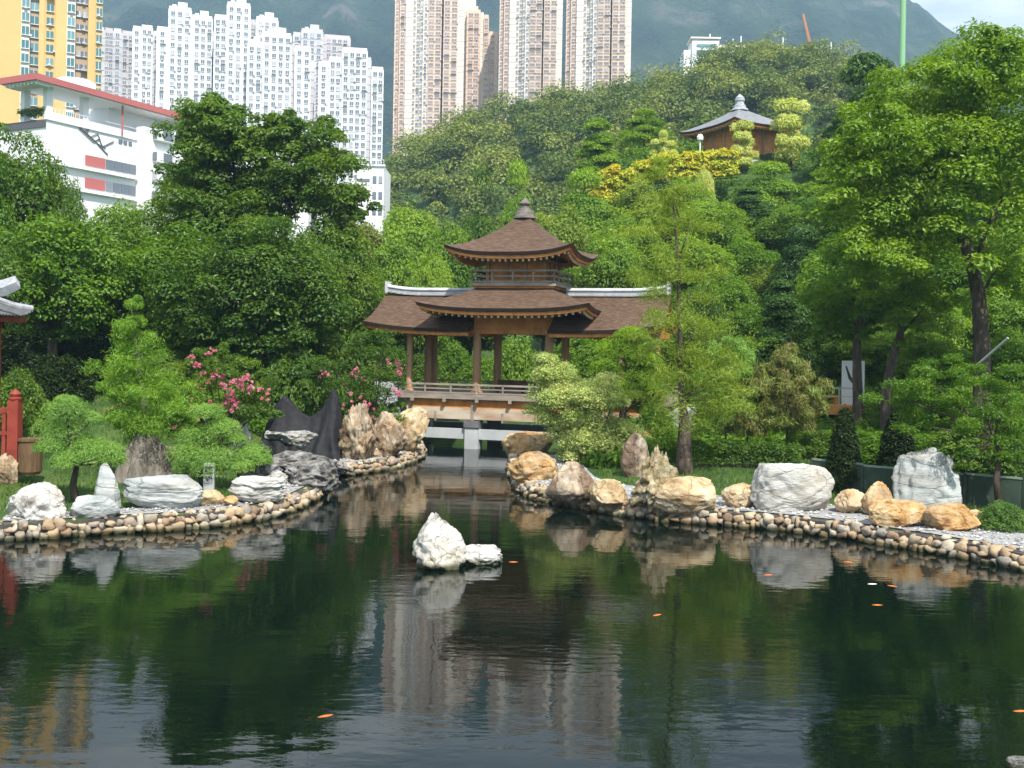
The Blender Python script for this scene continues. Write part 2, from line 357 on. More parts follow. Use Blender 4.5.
def broad(key, seed, H=10., W=9., n=60, per=260, size=.30, cr=.15, low=.22, core=True, sq=.9, bark=None):
    rng = np.random.default_rng(seed)
    C, Rr = [], []; cz = H*(low+1)/2; hz = H*(1-low)/2
    for i in range(n):
        zz = 1-2*(i+.5)/n; th = i*2.39996+rng.random()*.8; rr = math.sqrt(1-zz*zz)
        f = (.50+.50*rng.random()**.7)
        r = W*cr*(.65+.7*rng.random())
        lump = 1+.22*math.sin(th*2+seed)+.12*math.sin(th*3+seed*2+zz*4)
        ex = (W/2-r*.75)*f*lump; ez = (hz-r*.7)*f
        C.append((rr*math.cos(th)*ex, rr*math.sin(th)*ex, cz+zz*ez-.05*H*(1-zz)*0)); Rr.append((r, r, r*sq*.85))
    parts = [leaf_cloud(C, Rr, per, size, rng, spread=.42, shell=.68)]
    if core:
        m_ = n//4; cc = [(rng.normal()*W*.13, rng.normal()*W*.13, cz+rng.normal()*hz*.35) for _ in range(m_)]
        parts.append(leaf_cloud(cc, np.full(m_, W*.17), per//2, size*1.4, rng))
    V, Q, A = merge(parts)
    tips = [C[i] for i in rng.choice(n, 12, replace=False)]
    proto(key, V, Q, A, tips, H, W, .035*H*.9, seed, bark)
def tiered(key, seed, H=6., W=4., levels=7, per=1500, size=.15, col=None, spreadv=.75):
    rng = np.random.default_rng(seed); C, Rr, tips = [], [], []
    for l in range(levels):
        u = l/(levels-1); z = H*(.20+.74*u); ring = (W/2)*(1-u)**spreadv
        k = 1 if l == levels-1 else (2 if l > levels*.6 else 3)
        for j in range(k):
            a = 2*math.pi*(j/k)+l*1.1+rng.random()*.6; rr = 0 if k == 1 else ring*(.42+.42*rng.random())
            pr = W*.5*(.20+.24*(1-u))*(0.85+.35*rng.random())+.12
            c = (rr*math.cos(a), rr*math.sin(a), z+rng.normal()*H*.035); C.append(c); f_ = .85+.5*rng.random(); Rr.append((pr*1.15*f_, pr*1.15*f_, pr*.62*f_)); tips.append(c)
    V, Q, A = leaf_cloud(C, Rr, per, size, rng, aspect=.5, up=.5, spread=.45, lower=.3, shell=.7)
    proto(key, V, Q, A, tips, H, W, .022*H, seed, fork=.55)
def dome(key, seed, H=2., W=3., n=34, per=260, size=.12, low=.0, aspect=.5, cr=.14):
    rng = np.random.default_rng(seed); C, Rr = [], []
    for i in range(n):
        u = (i+.5)/n; zz = 1-u*1.05; th = i*2.39996; rr = math.sqrt(max(0, 1-zz*zz)); r = W*cr*(.7+.6*rng.random()); f = .85+.15*rng.random()
        C.append((rr*math.cos(th)*(W/2-r*.8)*f, rr*math.sin(th)*(W/2-r*.8)*f, max(r*.5, zz*(H-r)*f))); Rr.append(r)
    V, Q, A = leaf_cloud(C, Rr, per, size, rng, aspect=aspect, up=.45)
    proto(key, V, Q, A, [C[i] for i in range(0, n, 4)], H, W, .05*H, seed, fork=.12)
def feather(key, seed, H=8., W=4., n=70, per=420, ln=.34, wd=.035, shape='cone', low=.12, rad=.55):
    rng = np.random.default_rng(seed); C, Rr, tips = [], [], []
    for i in range(n):
        u = (i+.5)/n; u2 = rng.random() if shape == 'loose' else u
        z = H*(low+(1-low)*u2)
        w_ = (W/2)*((1-u2)**.75 if shape == 'cone' else (math.sin(math.pi*min(1, .12+u2*.88))**.7 if shape == 'loose' else .9*(1-u2*.6)))
        a = i*2.4+rng.random()*.7; r = w_*(.35+.6*rng.random()); s = rad*(.55+.6*rng.random())*(1-.45*u2)
        C.append((r*math.cos(a), r*math.sin(a), z)); Rr.append((s*1.25, s*1.25, s*.6))
        if i % 3 == 0: tips.append(C[-1])
    V, Q, A = needle_cloud(C, Rr, per, ln, wd, rng)
    t = MB(); r0 = .022*H
    t.tube([(0, 0, -.4), (0, 0, 0), (.05, 0, H*.3), (-.04, .05, H*.65), (0, 0, H*.97)], [r0*1.5, r0, r0*.75, r0*.45, r0*.1], 9)
    for c in tips: t.tube([(0, 0, c[2]-.1*H*.4), tuple(c)], [r0*.25, r0*.06], 5)
    me = t.build(key, BARK, smooth=True); d = me.data; bpy.data.objects.remove(me)
    PROTO[key] = dict(crown=np_mesh(key, V, Q, A, mats=[FO['feather']]), trunk=d, H=H, W=W)
def pads(key, seed, specs, trunk_pts, tr, needle=(.20, .022), per=1500, bark=None, flat=.5):
    """hand-placed foliage pads (x, y, z, r) on a bent trunk"""
    rng = np.random.default_rng(seed); C, Rr = [], []
    for (x, y, z, r) in specs:
        for j in range(7):
            a = j*2.4; q = 0 if j == 0 else .55
            C.append((x+math.cos(a)*r*q, y+math.sin(a)*r*q, z+rng.normal()*r*.08+(0.1*r if j == 0 else 0))); Rr.append((r*.55, r*.55, r*flat*.95))
    V, Q, A = leaf_cloud(C, Rr, per//7, needle[0], rng, aspect=needle[1]/needle[0], up=.6, spread=.6, lower=.3, shell=.62, jitter=.25)
    t = MB(); n = len(trunk_pts); t.tube(trunk_pts, [tr*(1.5-1.2*i/(n-1)) for i in range(n)], 9)
    for (x, y, z, r) in specs:
        near = min(trunk_pts[1:], key=lambda q: (Vector(q)-Vector((x, y, z-.3*r))).length + (10 if q[2] > z else 0))
        t.tube([near, (x, y, z-.1*r)], [tr*.42, tr*.15], 6)
    me = t.build(key, bark or BARK, smooth=True); d = me.data; bpy.data.objects.remove(me)
    PROTO[key] = dict(crown=np_mesh(key, V, Q, A, mats=[FO['bonsai']]), trunk=d, H=1, W=1)

broad('broad0', 1, n=46, cr=.145, per=330, size=.27); broad('broad1', 2, n=56, cr=.13, per=290, size=.26); broad('broad2', 3, n=38, cr=.165, sq=.8, per=400, size=.27); broad('broad3', 4, n=64, cr=.115, size=.24)
broad('fine0', 5, H=6, W=6, n=60, per=330, size=.17, cr=.14); broad('fine1', 6, H=6, W=6, n=75, per=300, size=.16, cr=.12)
broad('hero0', 7, H=12, W=10, n=95, per=420, size=.21, cr=.11, low=.10); broad('hero1', 8, H=12, W=10, n=85, per=440, size=.22, cr=.12, low=.10)
broad('open0', 9, H=12, W=10, n=78, per=300, size=.25, cr=.115, low=.40, core=False)
tiered('tier0', 11); tiered('tier1', 12, levels=6, W=4.6, H=5); tiered('tier2', 13, levels=8, W=3.4, H=7); tiered('tier3', 14, levels=4, W=4.5, H=3.6, spreadv=.5)
dome('dome0', 21); dome('dome1', 22, n=44, cr=.12); dome('dome2', 23, n=60, per=300, size=.10, cr=.11, W=3.4)
feather('feather0', 31); feather('loose0', 32, shape='loose', H=9, W=6, n=80, per=330, low=.25, ln=.30, rad=.6); feather('wide0', 33, H=3, W=3.6, shape='loose', n=60, low=.35, rad=.42, ln=.24, wd=.028, per=380)
feather('wide1', 34, H=3, W=3.6, shape='loose', n=55, low=.3, rad=.45, ln=.24, wd=.028, per=380)
# puffy topiary of round pads
def puffs(key, seed, H=4., W=4., per=900):
    rng = np.random.default_rng(seed); C, Rr = [], []
    for (x, z, r) in [(0, .88, .20), (-.22, .66, .20), (.24, .62, .22), (-.05, .70, .16), (-.34, .38, .18), (.05, .44, .20), (.38, .34, .18), (.0, .2, .2), (-.2, .18, .16), (.22, .16, .16)]:
        for j in range(3):
            C.append(((x+rng.normal()*.03)*W, rng.uniform(-.25, .25)*W*(j > 0), (z+rng.normal()*.02)*H)); Rr.append((r*W*.72, r*W*.72, r*H*.55))
    V, Q, A = leaf_cloud(C, Rr, per//2, .15, rng, aspect=.5, up=.4, spread=.4, shell=.8, lower=.4)
    proto(key, V, Q, A, C[::3], H, W, .10, seed, fork=.3)
puffs('puff0', 35); puffs('puff1', 36)
# dense cone shrub
rng = np.random.default_rng(40); cc = []; rr_ = []
for i in range(70):
    u = (i+.5)/70; a = i*2.4; w_ = .55*(1-u)**.55; cc.append((math.cos(a)*w_*.7, math.sin(a)*w_*.7, .15+u*2.2)); rr_.append((.24*(1-.4*u), .24*(1-.4*u), .26))
V, Q, A = leaf_cloud(cc, rr_, 260, .09, rng, aspect=.4, up=.9, spread=.6); proto('cone0', V, Q, A, [(0, 0, 1.5)], 2.5, 1.3, .06, 40, fork=.2)

def copy_piece(name, me, mat, parent):
    o = bpy.data.objects.new(name, me); link(o, parent)
    if mat is not None and o.material_slots: o.material_slots[0].link = 'OBJECT'; o.material_slots[0].material = mat
    return o
prng = random.Random(5)
def plant(key, name, px, top, Y, wpx, col, label, cat='tree', group=None, base=None, rz=None, xyz=None, wy=1.0):
    """a plant of prototype `key` whose crown top stands at (px, top) at depth Y and is wpx wide"""
    pr = PROTO[key]; q = P(px, top, Y); x, y, zt = q if xyz is None else xyz
    zb = tz(x, y) if base is None else base
    h = max(.4, zt-zb); wd = wpx*Y/F
    e = empty(name, (x, y, zb), label, cat, group, rz if rz is not None else prng.random()*6.28)
    s = wd/pr['W']*1.04; e.scale = (s, s*wy, h/pr['H']*1.02)
    copy_piece('crown', pr['crown'], FO[col] if isinstance(col, str) else col, e)
    copy_piece('trunk', pr['trunk'], None, e)
    return e

TREES = [
# key, name, px, top, Y, w, colour, label, group
# ---- left woods
('hero1', 'broadleaf_tree', 8, 128, 56, 140, 'deep', 'dark broadleaf tree at the left edge below the yellow tower block', 'tall trees left of the pavilion'),
('hero0', 'broadleaf_tree', -40, 115, 52, 120, 'mid', 'broadleaf tree cut off by the left edge of the photo', 'tall trees left of the pavilion'),
('broad3', 'broadleaf_tree', 55, 215, 48, 150, 'mid', 'bright-leaved tree hanging over the dark shade behind the grey tiled roof', 'tall trees left of the pavilion'),
('broad1', 'broadleaf_tree', 128, 198, 66, 100, 'light', 'paler green tree filling the gap below the white red-roofed building', 'tall trees left of the pavilion'),
('broad0', 'broadleaf_tree', 178, 225, 53, 130, 'mid', 'round green tree just behind the yellow-green feathery cypress', 'tall trees left of the pavilion'),
('hero0', 'broadleaf_tree', 262, 215, 50, 165, 'deep', 'dense dark tree rising behind the black shade netting', 'tall trees left of the pavilion'),
('hero1', 'broadleaf_tree', 322, 230, 56, 110, 'deep', 'dark tree just left of the pavilion roof end', 'tall trees left of the pavilion'),
('broad2', 'broadleaf_tree', 112, 262, 52, 100, 'deep', 'low dark tree over the stone steps', 'tall trees left of the pavilion'),
('broad1', 'broadleaf_tree', -20, 240, 44, 90, 'deep', 'dark tree right above the grey tiled roof corner', 'tall trees left of the pavilion'),
('broad1', 'broadleaf_tree', 60, 345, 58, 170, 'dark', 'bush mass under the left trees with shade painted into its near-black leaves', 'shaded undergrowth'),  # shade under the trees is painted as near-black leaves
('broad0', 'broadleaf_tree', 130, 352, 54, 90, 'dark', 'shade-painted dark undergrowth behind the feathery cypress trunk', 'shaded undergrowth'),
# ---- behind the pavilion
('broad2', 'broadleaf_tree', 362, 214, 88, 70, 'olive', 'olive green tree below the small white block', 'trees behind the pavilion'),
('broad3', 'broadleaf_tree', 412, 206, 92, 95, 'light', 'light green round tree up and left of the pavilion spire', 'trees behind the pavilion'),
('broad0', 'broadleaf_tree', 452, 222, 84, 70, 'mid', 'green tree touching the left slope of the upper roof', 'trees behind the pavilion'),
('fine0', 'broadleaf_tree', 395, 238, 72, 80, 'light', 'bright green tree above the left end of the pavilion ridge', 'trees behind the pavilion'),
('fine1', 'broadleaf_tree', 430, 255, 68, 62, 'light', 'bright green tree between left roof ridge and upper roof', 'trees behind the pavilion'),
('broad1', 'broadleaf_tree', 355, 262, 66, 70, 'mid', 'green tree at the left tip of the pavilion roof', 'trees behind the pavilion'),
('tier1', 'cloud_pruned_pine', 518, 172, 96, 46, 'pine', 'cloud-pruned pine rising directly behind the pavilion spire', 'cloud-pruned pines'),
('broad2', 'broadleaf_tree', 480, 205, 92, 60, 'deep', 'dark green tree left of the pavilion spire', 'trees behind the pavilion'),
('broad0', 'broadleaf_tree', 560, 205, 90, 70, 'yellow', 'yellow-green tree right of the pavilion spire', 'trees behind the pavilion'),
('tier1', 'cloud_pruned_pine', 585, 178, 95, 75, 'pine', 'broad cloud-pruned pine with bare trunk right of the pavilion spire', 'cloud-pruned pines'),
('broad1', 'broadleaf_tree', 62, 168, 62, 46, 'deep', 'dark tree at the lower left corner of the white red-roofed building', 'tall trees left of the pavilion'),
('dome1', 'round_bush', 60, 352, 44, 110, 'dark', 'shade-painted, very dark bush mass right above the left bonsai pine', 'shaded undergrowth'),  # bushes added to darken the slope, shade put into their leaf colour
('dome1', 'round_bush', 45, 312, 54, 140, 'dark', 'shade-painted, very dark shrub bank high behind the left bonsai pine', 'shaded undergrowth'),
('dome0', 'round_bush', 108, 322, 52, 90, 'dark', 'shade-painted, very dark shrub bank left of the feathery cypress top', 'shaded undergrowth'),
('dome0', 'round_bush', 15, 345, 46, 90, 'dark', 'shade-painted, very dark bush beneath the grey tiled roof corner', 'shaded undergrowth'),
('dome0', 'round_bush', 200, 395, 42, 70, 'deep', 'dark bush behind the right bonsai pine', 'shaded undergrowth'),
('dome1', 'round_bush', 965, 425, 38.5, 90, 'deep', 'dark bush behind the tall grey boulder and leaning shrub', 'bushes at the slope foot'),
('dome0', 'round_bush', 1020, 430, 37, 80, 'deep', 'dark bush at the right edge behind the low fence', 'bushes at the slope foot'),
('dome1', 'round_bush', 870, 430, 41, 70, 'mid', 'green bush between the junipers behind the low fence', 'bushes at the slope foot'),
('dome0', 'round_bush', 820, 428, 42, 60, 'deep', 'dark bush left of the left dark juniper', 'bushes at the slope foot'),
('dome0', 'round_bush', 925, 432, 40, 70, 'mid', 'green bush left behind the tall grey boulder', 'bushes at the slope foot'),
('fine1', 'broadleaf_tree', 545, 240, 74, 60, 'mid', 'green tree behind the right slope of the upper roof', 'trees behind the pavilion'),
('fine0', 'broadleaf_tree', 612, 235, 72, 75, 'light', 'light green tree above the right end of the pavilion ridge', 'trees behind the pavilion'),
('dome0', 'round_bush', 395, 345, 66, 70, 'deep', 'dark bush seen between the left pavilion columns', 'bushes seen through the pavilion'),
('dome1', 'round_bush', 450, 338, 68, 60, 'mid', 'green bush seen left of the tall central columns', 'bushes seen through the pavilion'),
('dome0', 'round_bush', 515, 332, 68, 62, 'light', 'bright bush seen through the central bay of the pavilion', 'bushes seen through the pavilion'),
('dome1', 'round_bush', 580, 335, 68, 70, 'mid', 'green bush seen through the right bay of the pavilion', 'bushes seen through the pavilion'),
('broad1', 'broadleaf_tree', 470, 296, 76, 110, 'deep', 'dark tree standing far behind the central bay of the pavilion', 'trees behind the pavilion'),
('broad3', 'broadleaf_tree', 560, 292, 75, 100, 'mid', 'green tree standing far behind the right bay of the pavilion', 'trees behind the pavilion'),
('broad0', 'broadleaf_tree', 400, 300, 70, 90, 'deep', 'dark tree standing far behind the left bay of the pavilion', 'trees behind the pavilion'),
# ---- mound slope, lower to upper
('fine1', 'broadleaf_tree', 655, 205, 88, 90, 'yellow', 'large yellow-green tree below the left end of the amber hedge', 'trees on the mound slope'),
('broad3', 'broadleaf_tree', 712, 200, 86, 90, 'light', 'light green tree below the right end of the amber hedge', 'trees on the mound slope'),
('fine0', 'broadleaf_tree', 625, 215, 80, 70, 'light', 'light green tree right of the pavilion upper roof tip', 'trees on the mound slope'),
('fine1', 'broadleaf_tree', 690, 235, 74, 90, 'light', 'soft light green tree behind the bare upper stem of the pond cypress', 'trees on the mound slope'),
('fine0', 'broadleaf_tree', 745, 240, 76, 80, 'mid', 'green tree left of the dark clipped podocarpus', 'trees on the mound slope'),
('tier0', 'cloud_pruned_pine', 748, 188, 93, 64, 'pinedark', 'blue-green pruned pine below the gold topiary', 'cloud-pruned pines'),
('tier1', 'cloud_pruned_pine', 770, 168, 96, 85, 'pine', 'wide tiered pine right below the hill pavilion', 'cloud-pruned pines'),
('tier0', 'cloud_pruned_pine', 822, 170, 94, 70, 'pine', 'tiered pine right of the gold topiary', 'cloud-pruned pines'),
('tier2', 'cloud_pruned_pine', 840, 122, 100, 60, 'pinedark', 'dark narrow tiered pine beneath the tall slope pine', 'cloud-pruned pines'),
('tier2', 'cloud_pruned_pine', 866, 48, 98, 80, 'pinedark', 'tallest tiered pine standing out against the mountain', 'cloud-pruned pines'),
('tier0', 'cloud_pruned_pine', 782, 280, 58, 72, 'pinedark', 'dark clipped podocarpus in the middle of the slope', 'cloud-pruned pines'),
('tier1', 'cloud_pruned_pine', 803, 232, 70, 68, 'pinedark', 'dark clipped podocarpus uphill of the middle one', 'cloud-pruned pines'),
('tier2', 'cloud_pruned_pine', 598, 116, 112, 44, 'pine', 'narrow layered pine left of the amber hedge', 'cloud-pruned pines'),
('tier1', 'cloud_pruned_pine', 645, 112, 114, 50, 'pine', 'layered pine behind the amber hedge left of the hill pavilion', 'cloud-pruned pines'),
('fine1', 'broadleaf_tree', 720, 272, 64, 80, 'mid', 'green tree right of the pavilion roof end', 'trees on the mound slope'),
('fine0', 'broadleaf_tree', 702, 288, 56, 58, 'deep', 'dark green tree right of the upper stem of the pond cypress', 'trees on the mound slope'),
('fine0', 'broadleaf_tree', 835, 255, 66, 90, 'light', 'light green tree above the white panel', 'trees on the mound slope'),
('broad1', 'broadleaf_tree', 852, 180, 84, 95, 'mid', 'green tree between the tiered pines and the giant right tree', 'trees on the mound slope'),
('broad3', 'broadleaf_tree', 900, 215, 70, 110, 'light', 'bright tree under the left side of the giant right tree', 'trees on the mound slope'),
('broad0', 'broadleaf_tree', 960, 245, 66, 110, 'mid', 'green tree behind the trunk of the giant right tree', 'trees on the mound slope'),
('broad2', 'broadleaf_tree', 1020, 220, 68, 100, 'mid', 'green tree at the right edge behind the giant right tree', 'trees on the mound slope'),
('broad1', 'broadleaf_tree', 940, 120, 100, 130, 'mid', 'far green tree left behind the giant right tree', 'trees on the mound slope'),
('broad1', 'broadleaf_tree', 1030, 110, 96, 120, 'mid', 'far green tree at the right edge behind the giant right tree', 'trees on the mound slope'),
('fine1', 'broadleaf_tree', 770, 330, 58, 80, 'light', 'light bush-like tree left of the white panel', 'trees on the mound slope'),
('fine0', 'broadleaf_tree', 715, 330, 57, 70, 'deep', 'dark tree between the pond cypress and the twiggy shrubs', 'trees on the mound slope'),
('fine1', 'broadleaf_tree', 890, 325, 58, 75, 'light', 'light green young tree behind the right dark juniper', 'trees on the mound slope'),
('fine0', 'broadleaf_tree', 930, 335, 52, 90, 'mid', 'green young tree left of the giant tree trunk', 'trees on the mound slope'),
('fine1', 'broadleaf_tree', 1010, 330, 50, 80, 'mid', 'green young tree right of the giant tree trunk', 'trees on the mound slope'),
('dome1', 'round_bush', 690, 395, 54, 60, 'mid', 'green bush behind the pond cypress', 'bushes at the slope foot'),
('dome0', 'round_bush', 740, 398, 54, 70, 'deep', 'dark bush behind the clipped hedge', 'bushes at the slope foot'),
('dome1', 'round_bush', 810, 400, 53, 60, 'mid', 'green bush below the wooden deck', 'bushes at the slope foot'),
('dome0', 'round_bush', 880, 398, 50, 70, 'light', 'light bush between the two dark junipers', 'bushes at the slope foot'),
('dome1', 'round_bush', 940, 405, 46, 80, 'mid', 'green bush behind the tall grey boulder', 'bushes at the slope foot'),
('dome0', 'round_bush', 1010, 400, 44, 80, 'mid', 'green bush at the right edge behind the leaning shrub tree', 'bushes at the slope foot'),
('dome1', 'round_bush', 655, 404, 45.5, 54, 'mid', 'mid green bush in front of the bridge deck right end', 'bushes at the slope foot'),
('dome0', 'round_bush', 628, 412, 46, 50, 'light', 'light green bush under the bright pruned pine', 'bushes at the slope foot'),
('fine1', 'broadleaf_tree', 648, 345, 46.5, 44, 'light', 'small light green tree hiding the right end of the bridge', 'bushes at the slope foot'),
('dome1', 'round_bush', 640, 395, 56, 60, 'deep', 'dark bush right of the variegated shrub', 'bushes at the slope foot'),
('open0', 'broadleaf_tree', 862, 232, 60, 130, 'mid', 'dark-stemmed tree standing in front of the white panel', 'trees on the mound slope'),
# ---- understory
('dome1', 'round_bush', 30, 355, 47, 100, 'dark', 'shade-painted, very dark bush under the trees behind the red fence', 'shaded undergrowth'),  # dark leaf colour here paints the shade under the trees
('dome0', 'round_bush', 95, 362, 49, 80, 'dark', 'shade-painted dark bush behind the stone steps', 'shaded undergrowth'),
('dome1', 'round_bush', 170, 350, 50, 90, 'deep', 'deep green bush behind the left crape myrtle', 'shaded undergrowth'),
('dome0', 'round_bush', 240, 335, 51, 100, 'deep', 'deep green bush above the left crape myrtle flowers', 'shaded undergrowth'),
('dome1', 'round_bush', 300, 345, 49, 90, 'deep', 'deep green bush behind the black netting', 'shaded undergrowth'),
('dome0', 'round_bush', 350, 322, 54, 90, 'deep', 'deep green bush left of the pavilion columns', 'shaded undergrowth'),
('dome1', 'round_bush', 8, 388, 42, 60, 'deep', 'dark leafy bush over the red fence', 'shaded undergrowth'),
('broad2', 'broadleaf_tree', 345, 300, 58, 90, 'deep', 'dark tree overlapping the left eave of the pavilion', 'tall trees left of the pavilion'),
('broad0', 'broadleaf_tree', 285, 300, 54, 110, 'deep', 'dark tree low above the black netting', 'tall trees left of the pavilion'),
('broad3', 'broadleaf_tree', 205, 290, 52, 110, 'mid', 'dark green tree low above the left crape myrtle', 'tall trees left of the pavilion'),
('fine0', 'broadleaf_tree', 682, 330, 62, 70, 'light', 'light green small tree behind the pond cypress stem', 'trees on the mound slope'),
('fine1', 'broadleaf_tree', 745, 305, 62, 70, 'mid', 'mid green small tree left of the middle podocarpus', 'trees on the mound slope'),
('fine0', 'broadleaf_tree', 820, 325, 60, 70, 'mid', 'mid green small tree above the viewing deck', 'trees on the mound slope'),
('fine1', 'broadleaf_tree', 800, 268, 72, 80, 'yellow', 'yellow-green tree right of the upper dark podocarpus', 'trees on the mound slope'),
('fine0', 'broadleaf_tree', 765, 262, 74, 60, 'yellow', 'yellow-green tree between the two dark podocarpus', 'trees on the mound slope'),
('fine1', 'broadleaf_tree', 870, 300, 62, 80, 'light', 'light green tree behind the dark stem by the white panel', 'trees on the mound slope'),
('fine0', 'broadleaf_tree', 930, 300, 58, 80, 'light', 'light green tree left of the giant tree trunk foot', 'trees on the mound slope'),
('fine1', 'broadleaf_tree', 1015, 290, 58, 90, 'light', 'light green tree right of the giant tree trunk foot', 'trees on the mound slope'),
('broad3', 'broadleaf_tree', 980, 285, 60, 80, 'mid', 'mid green tree exactly behind the giant trunk', 'trees on the mound slope'),
('broad0', 'broadleaf_tree', 890, 262, 70, 90, 'mid', 'mid green tree below the left limb of the giant tree', 'trees on the mound slope'),
('fine1', 'broadleaf_tree', 690, 178, 93, 60, 'light', 'light green tree directly beneath the amber hedge centre', 'trees on the mound slope'),
('fine0', 'broadleaf_tree', 640, 182, 92, 60, 'yellow', 'yellow-green tree directly beneath the amber hedge left part', 'trees on the mound slope'),
('broad0', 'broadleaf_tree', 800, 205, 88, 80, 'light', 'light green tree beneath the pale clipped hedge', 'trees on the mound slope'),
('dome1', 'round_bush', 665, 420, 49, 50, 'mid', 'mid green bush left of the cypress trunk', 'bushes at the slope foot'),
('dome0', 'round_bush', 715, 412, 48, 60, 'deep', 'dark bush right of the cypress trunk', 'bushes at the slope foot'),
('dome1', 'round_bush', 765, 410, 49, 60, 'mid', 'mid green bush behind the brown-twigged domes', 'bushes at the slope foot'),
('dome0', 'round_bush', 840, 420, 47, 60, 'mid', 'mid green bush right below the viewing deck', 'bushes at the slope foot'),
('dome1', 'round_bush', 905, 400, 49, 60, 'mid', 'mid green bush behind the right dark juniper', 'bushes at the slope foot'),
('dome0', 'round_bush', 975, 395, 48, 70, 'light', 'light bush at the foot of the giant tree', 'bushes at the slope foot'),
('dome1', 'round_bush', 600, 345, 64, 60, 'mid', 'mid green bush under the right wing roof', 'bushes seen through the pavilion'),
('dome0', 'round_bush', 640, 350, 62, 60, 'deep', 'deep green bush at the right end of the pavilion', 'bushes seen through the pavilion'),
('dome0', 'round_bush', 480, 352, 66, 60, 'mid', 'mid green bush between the two central column pairs', 'bushes seen through the pavilion'),
('dome1', 'round_bush', 425, 352, 64, 50, 'deep', 'deep green bush between left end columns', 'bushes seen through the pavilion'),
# gold topiary
('puff0', 'gold_topiary', 742, 122, 106, 34, 'gold', 'gold pruned tree in front of the hill pavilion wall', 'gold pruned trees'),
('puff0', 'gold_topiary', 792, 100, 107, 50, 'gold', 'gold and green pruned tree right of the hill pavilion', 'gold pruned trees'),
('puff0', 'gold_topiary', 664, 132, 107, 30, 'gold', 'gold pruned tree left of the hill pavilion', 'gold pruned trees'),
('dome2', 'round_bush', 705, 163, 99, 26, 'gold', 'pale round bush set in front of the amber hedge', None),
]
for k_, nm, px, top, Y, wp, col, lab, grp in TREES:
    cat = 'pine tree' if 'pine' in nm else ('bush' if 'bush' in nm else 'tree')
    if nm == 'gold_topiary': cat = 'topiary'
    kw = {}
    if px < 200 and grp == 'shaded undergrowth': kw['wy'] = .6
    plant(k_, nm, px, top, Y, wp, col, lab, cat, grp, **kw)

# trees with their own crown shape: clumps laid out one by one
def own_tree(label, base_px, Y, spots, trunk, limbs, col, seed, per=150, size=.20, bark=None, depth=(-2.2, .3, 2.6), group=None, cr=(.36, .24), name='broadleaf_tree'):
    rng = np.random.default_rng(seed); base = P(*base_px, Y); zb = tz(base.x, base.y); off = np.array([base.x, base.y, zb]); C, Rr = [], []
    for (x, y, r) in spots:
        for dy_ in depth:
            q = P(x+rng.normal()*r*.15, y+rng.normal()*r*.15, Y+dy_)
            for j in range(5):
                rad = r*Y/F; o_ = rng.normal(size=3)*rad*.5; C.append((q.x+o_[0], q.y+o_[1], q.z+o_[2]*.8)); s_ = rad*(cr[0]+cr[1]*rng.random()); Rr.append((s_, s_, s_*.72))
    V, Q, A = leaf_cloud(C, Rr, per, size, rng, aspect=.5, up=.5, spread=.45, shell=.66)
    e = empty(name, tuple(off), label, 'tree', group); copy_piece('crown', np_mesh('own_crown', V-off, Q, A, mats=[FO[col]]), FO[col], e)
    t = MB(); B = lambda x, y, dy=0: P(x, y, Y+dy)-Vector(off)
    t.tube([Vector((0, 0, -.4)), Vector((0, 0, 0))]+[B(*p) for p, _ in trunk], [trunk[0][1]*1.35, trunk[0][1]*1.15]+[r for _, r in trunk], 10)
    for pts, r in limbs: t.tube([B(*p) for p in pts], [r*(1-.75*k/(len(pts)-1)) for k in range(len(pts))], 7)
    t.build('trunk', bark or BARK, e, smooth=True); return e
own_tree('giant bright green tree with forked trunk filling the upper right', (984, 356), 44,
 [(905,100,32),(940,78,34),(985,60,32),(1020,78,34),(870,138,32),(915,140,40),(965,120,44),(1010,130,44),(860,180,30),(895,190,40),(940,185,42),(990,180,40),(1035,180,44),(878,235,32),(925,235,36),(1000,225,36),(1040,240,36),(850,152,24),(880,115,24),(1055,110,40),
  (960,92,30),(1035,285,30),(898,272,26),(1050,60,36),(845,208,24),(865,262,24),(1000,46,18),(985,95,32),(930,155,36),(970,160,36),(910,215,34),(1015,160,36),(885,165,32),(1010,270,24),(950,215,26)],
 [((982, 350), .36), ((979, 300), .30), ((972, 262), .27), ((958, 225), .24)],
 [([(958, 225), (950, 195, .5), (930, 150, .8), (905, 100, 1)], .15), ([(958, 225), (968, 180, -.5), (965, 130, -.8), (985, 70, -.5)], .15), ([(974, 270), (985, 235, .6), (1005, 190, 1), (1035, 150, 1)], .14), ([(955, 215), (930, 200, -.8), (895, 190, -1.2), (868, 180, -1.2)], .11), ([(979, 300), (995, 270, .5), (1020, 250, .8)], .09)], 'light', 77, per=200, cr=(.42, .26), bark=BARK)
own_tree('tallest dark green broadleaf tree in front of the white tower blocks', (222, 420), 60,
 [(205,122,20),(196,146,20),(228,124,18),(215,155,24),(190,180,22),(240,148,20),(186,210,22),(222,195,26),(205,230,28),(248,185,20),(240,225,26),(182,250,26),(215,270,30),(250,265,26),(212,112,14),(202,135,20),(225,140,22),(252,140,16),(262,175,20),(235,175,26),(258,215,24),(200,205,26),(182,240,20)],
 [((222, 380), .40), ((224, 300), .34), ((220, 240), .28)], [([(220, 240), (210, 190), (200, 140)], .15), ([(220, 240), (235, 190), (232, 140)], .14), ([(224, 280), (190, 235), (182, 200)], .12)], 'deep', 101, per=230, size=.25, cr=(.5, .26), group='tall trees left of the pavilion')
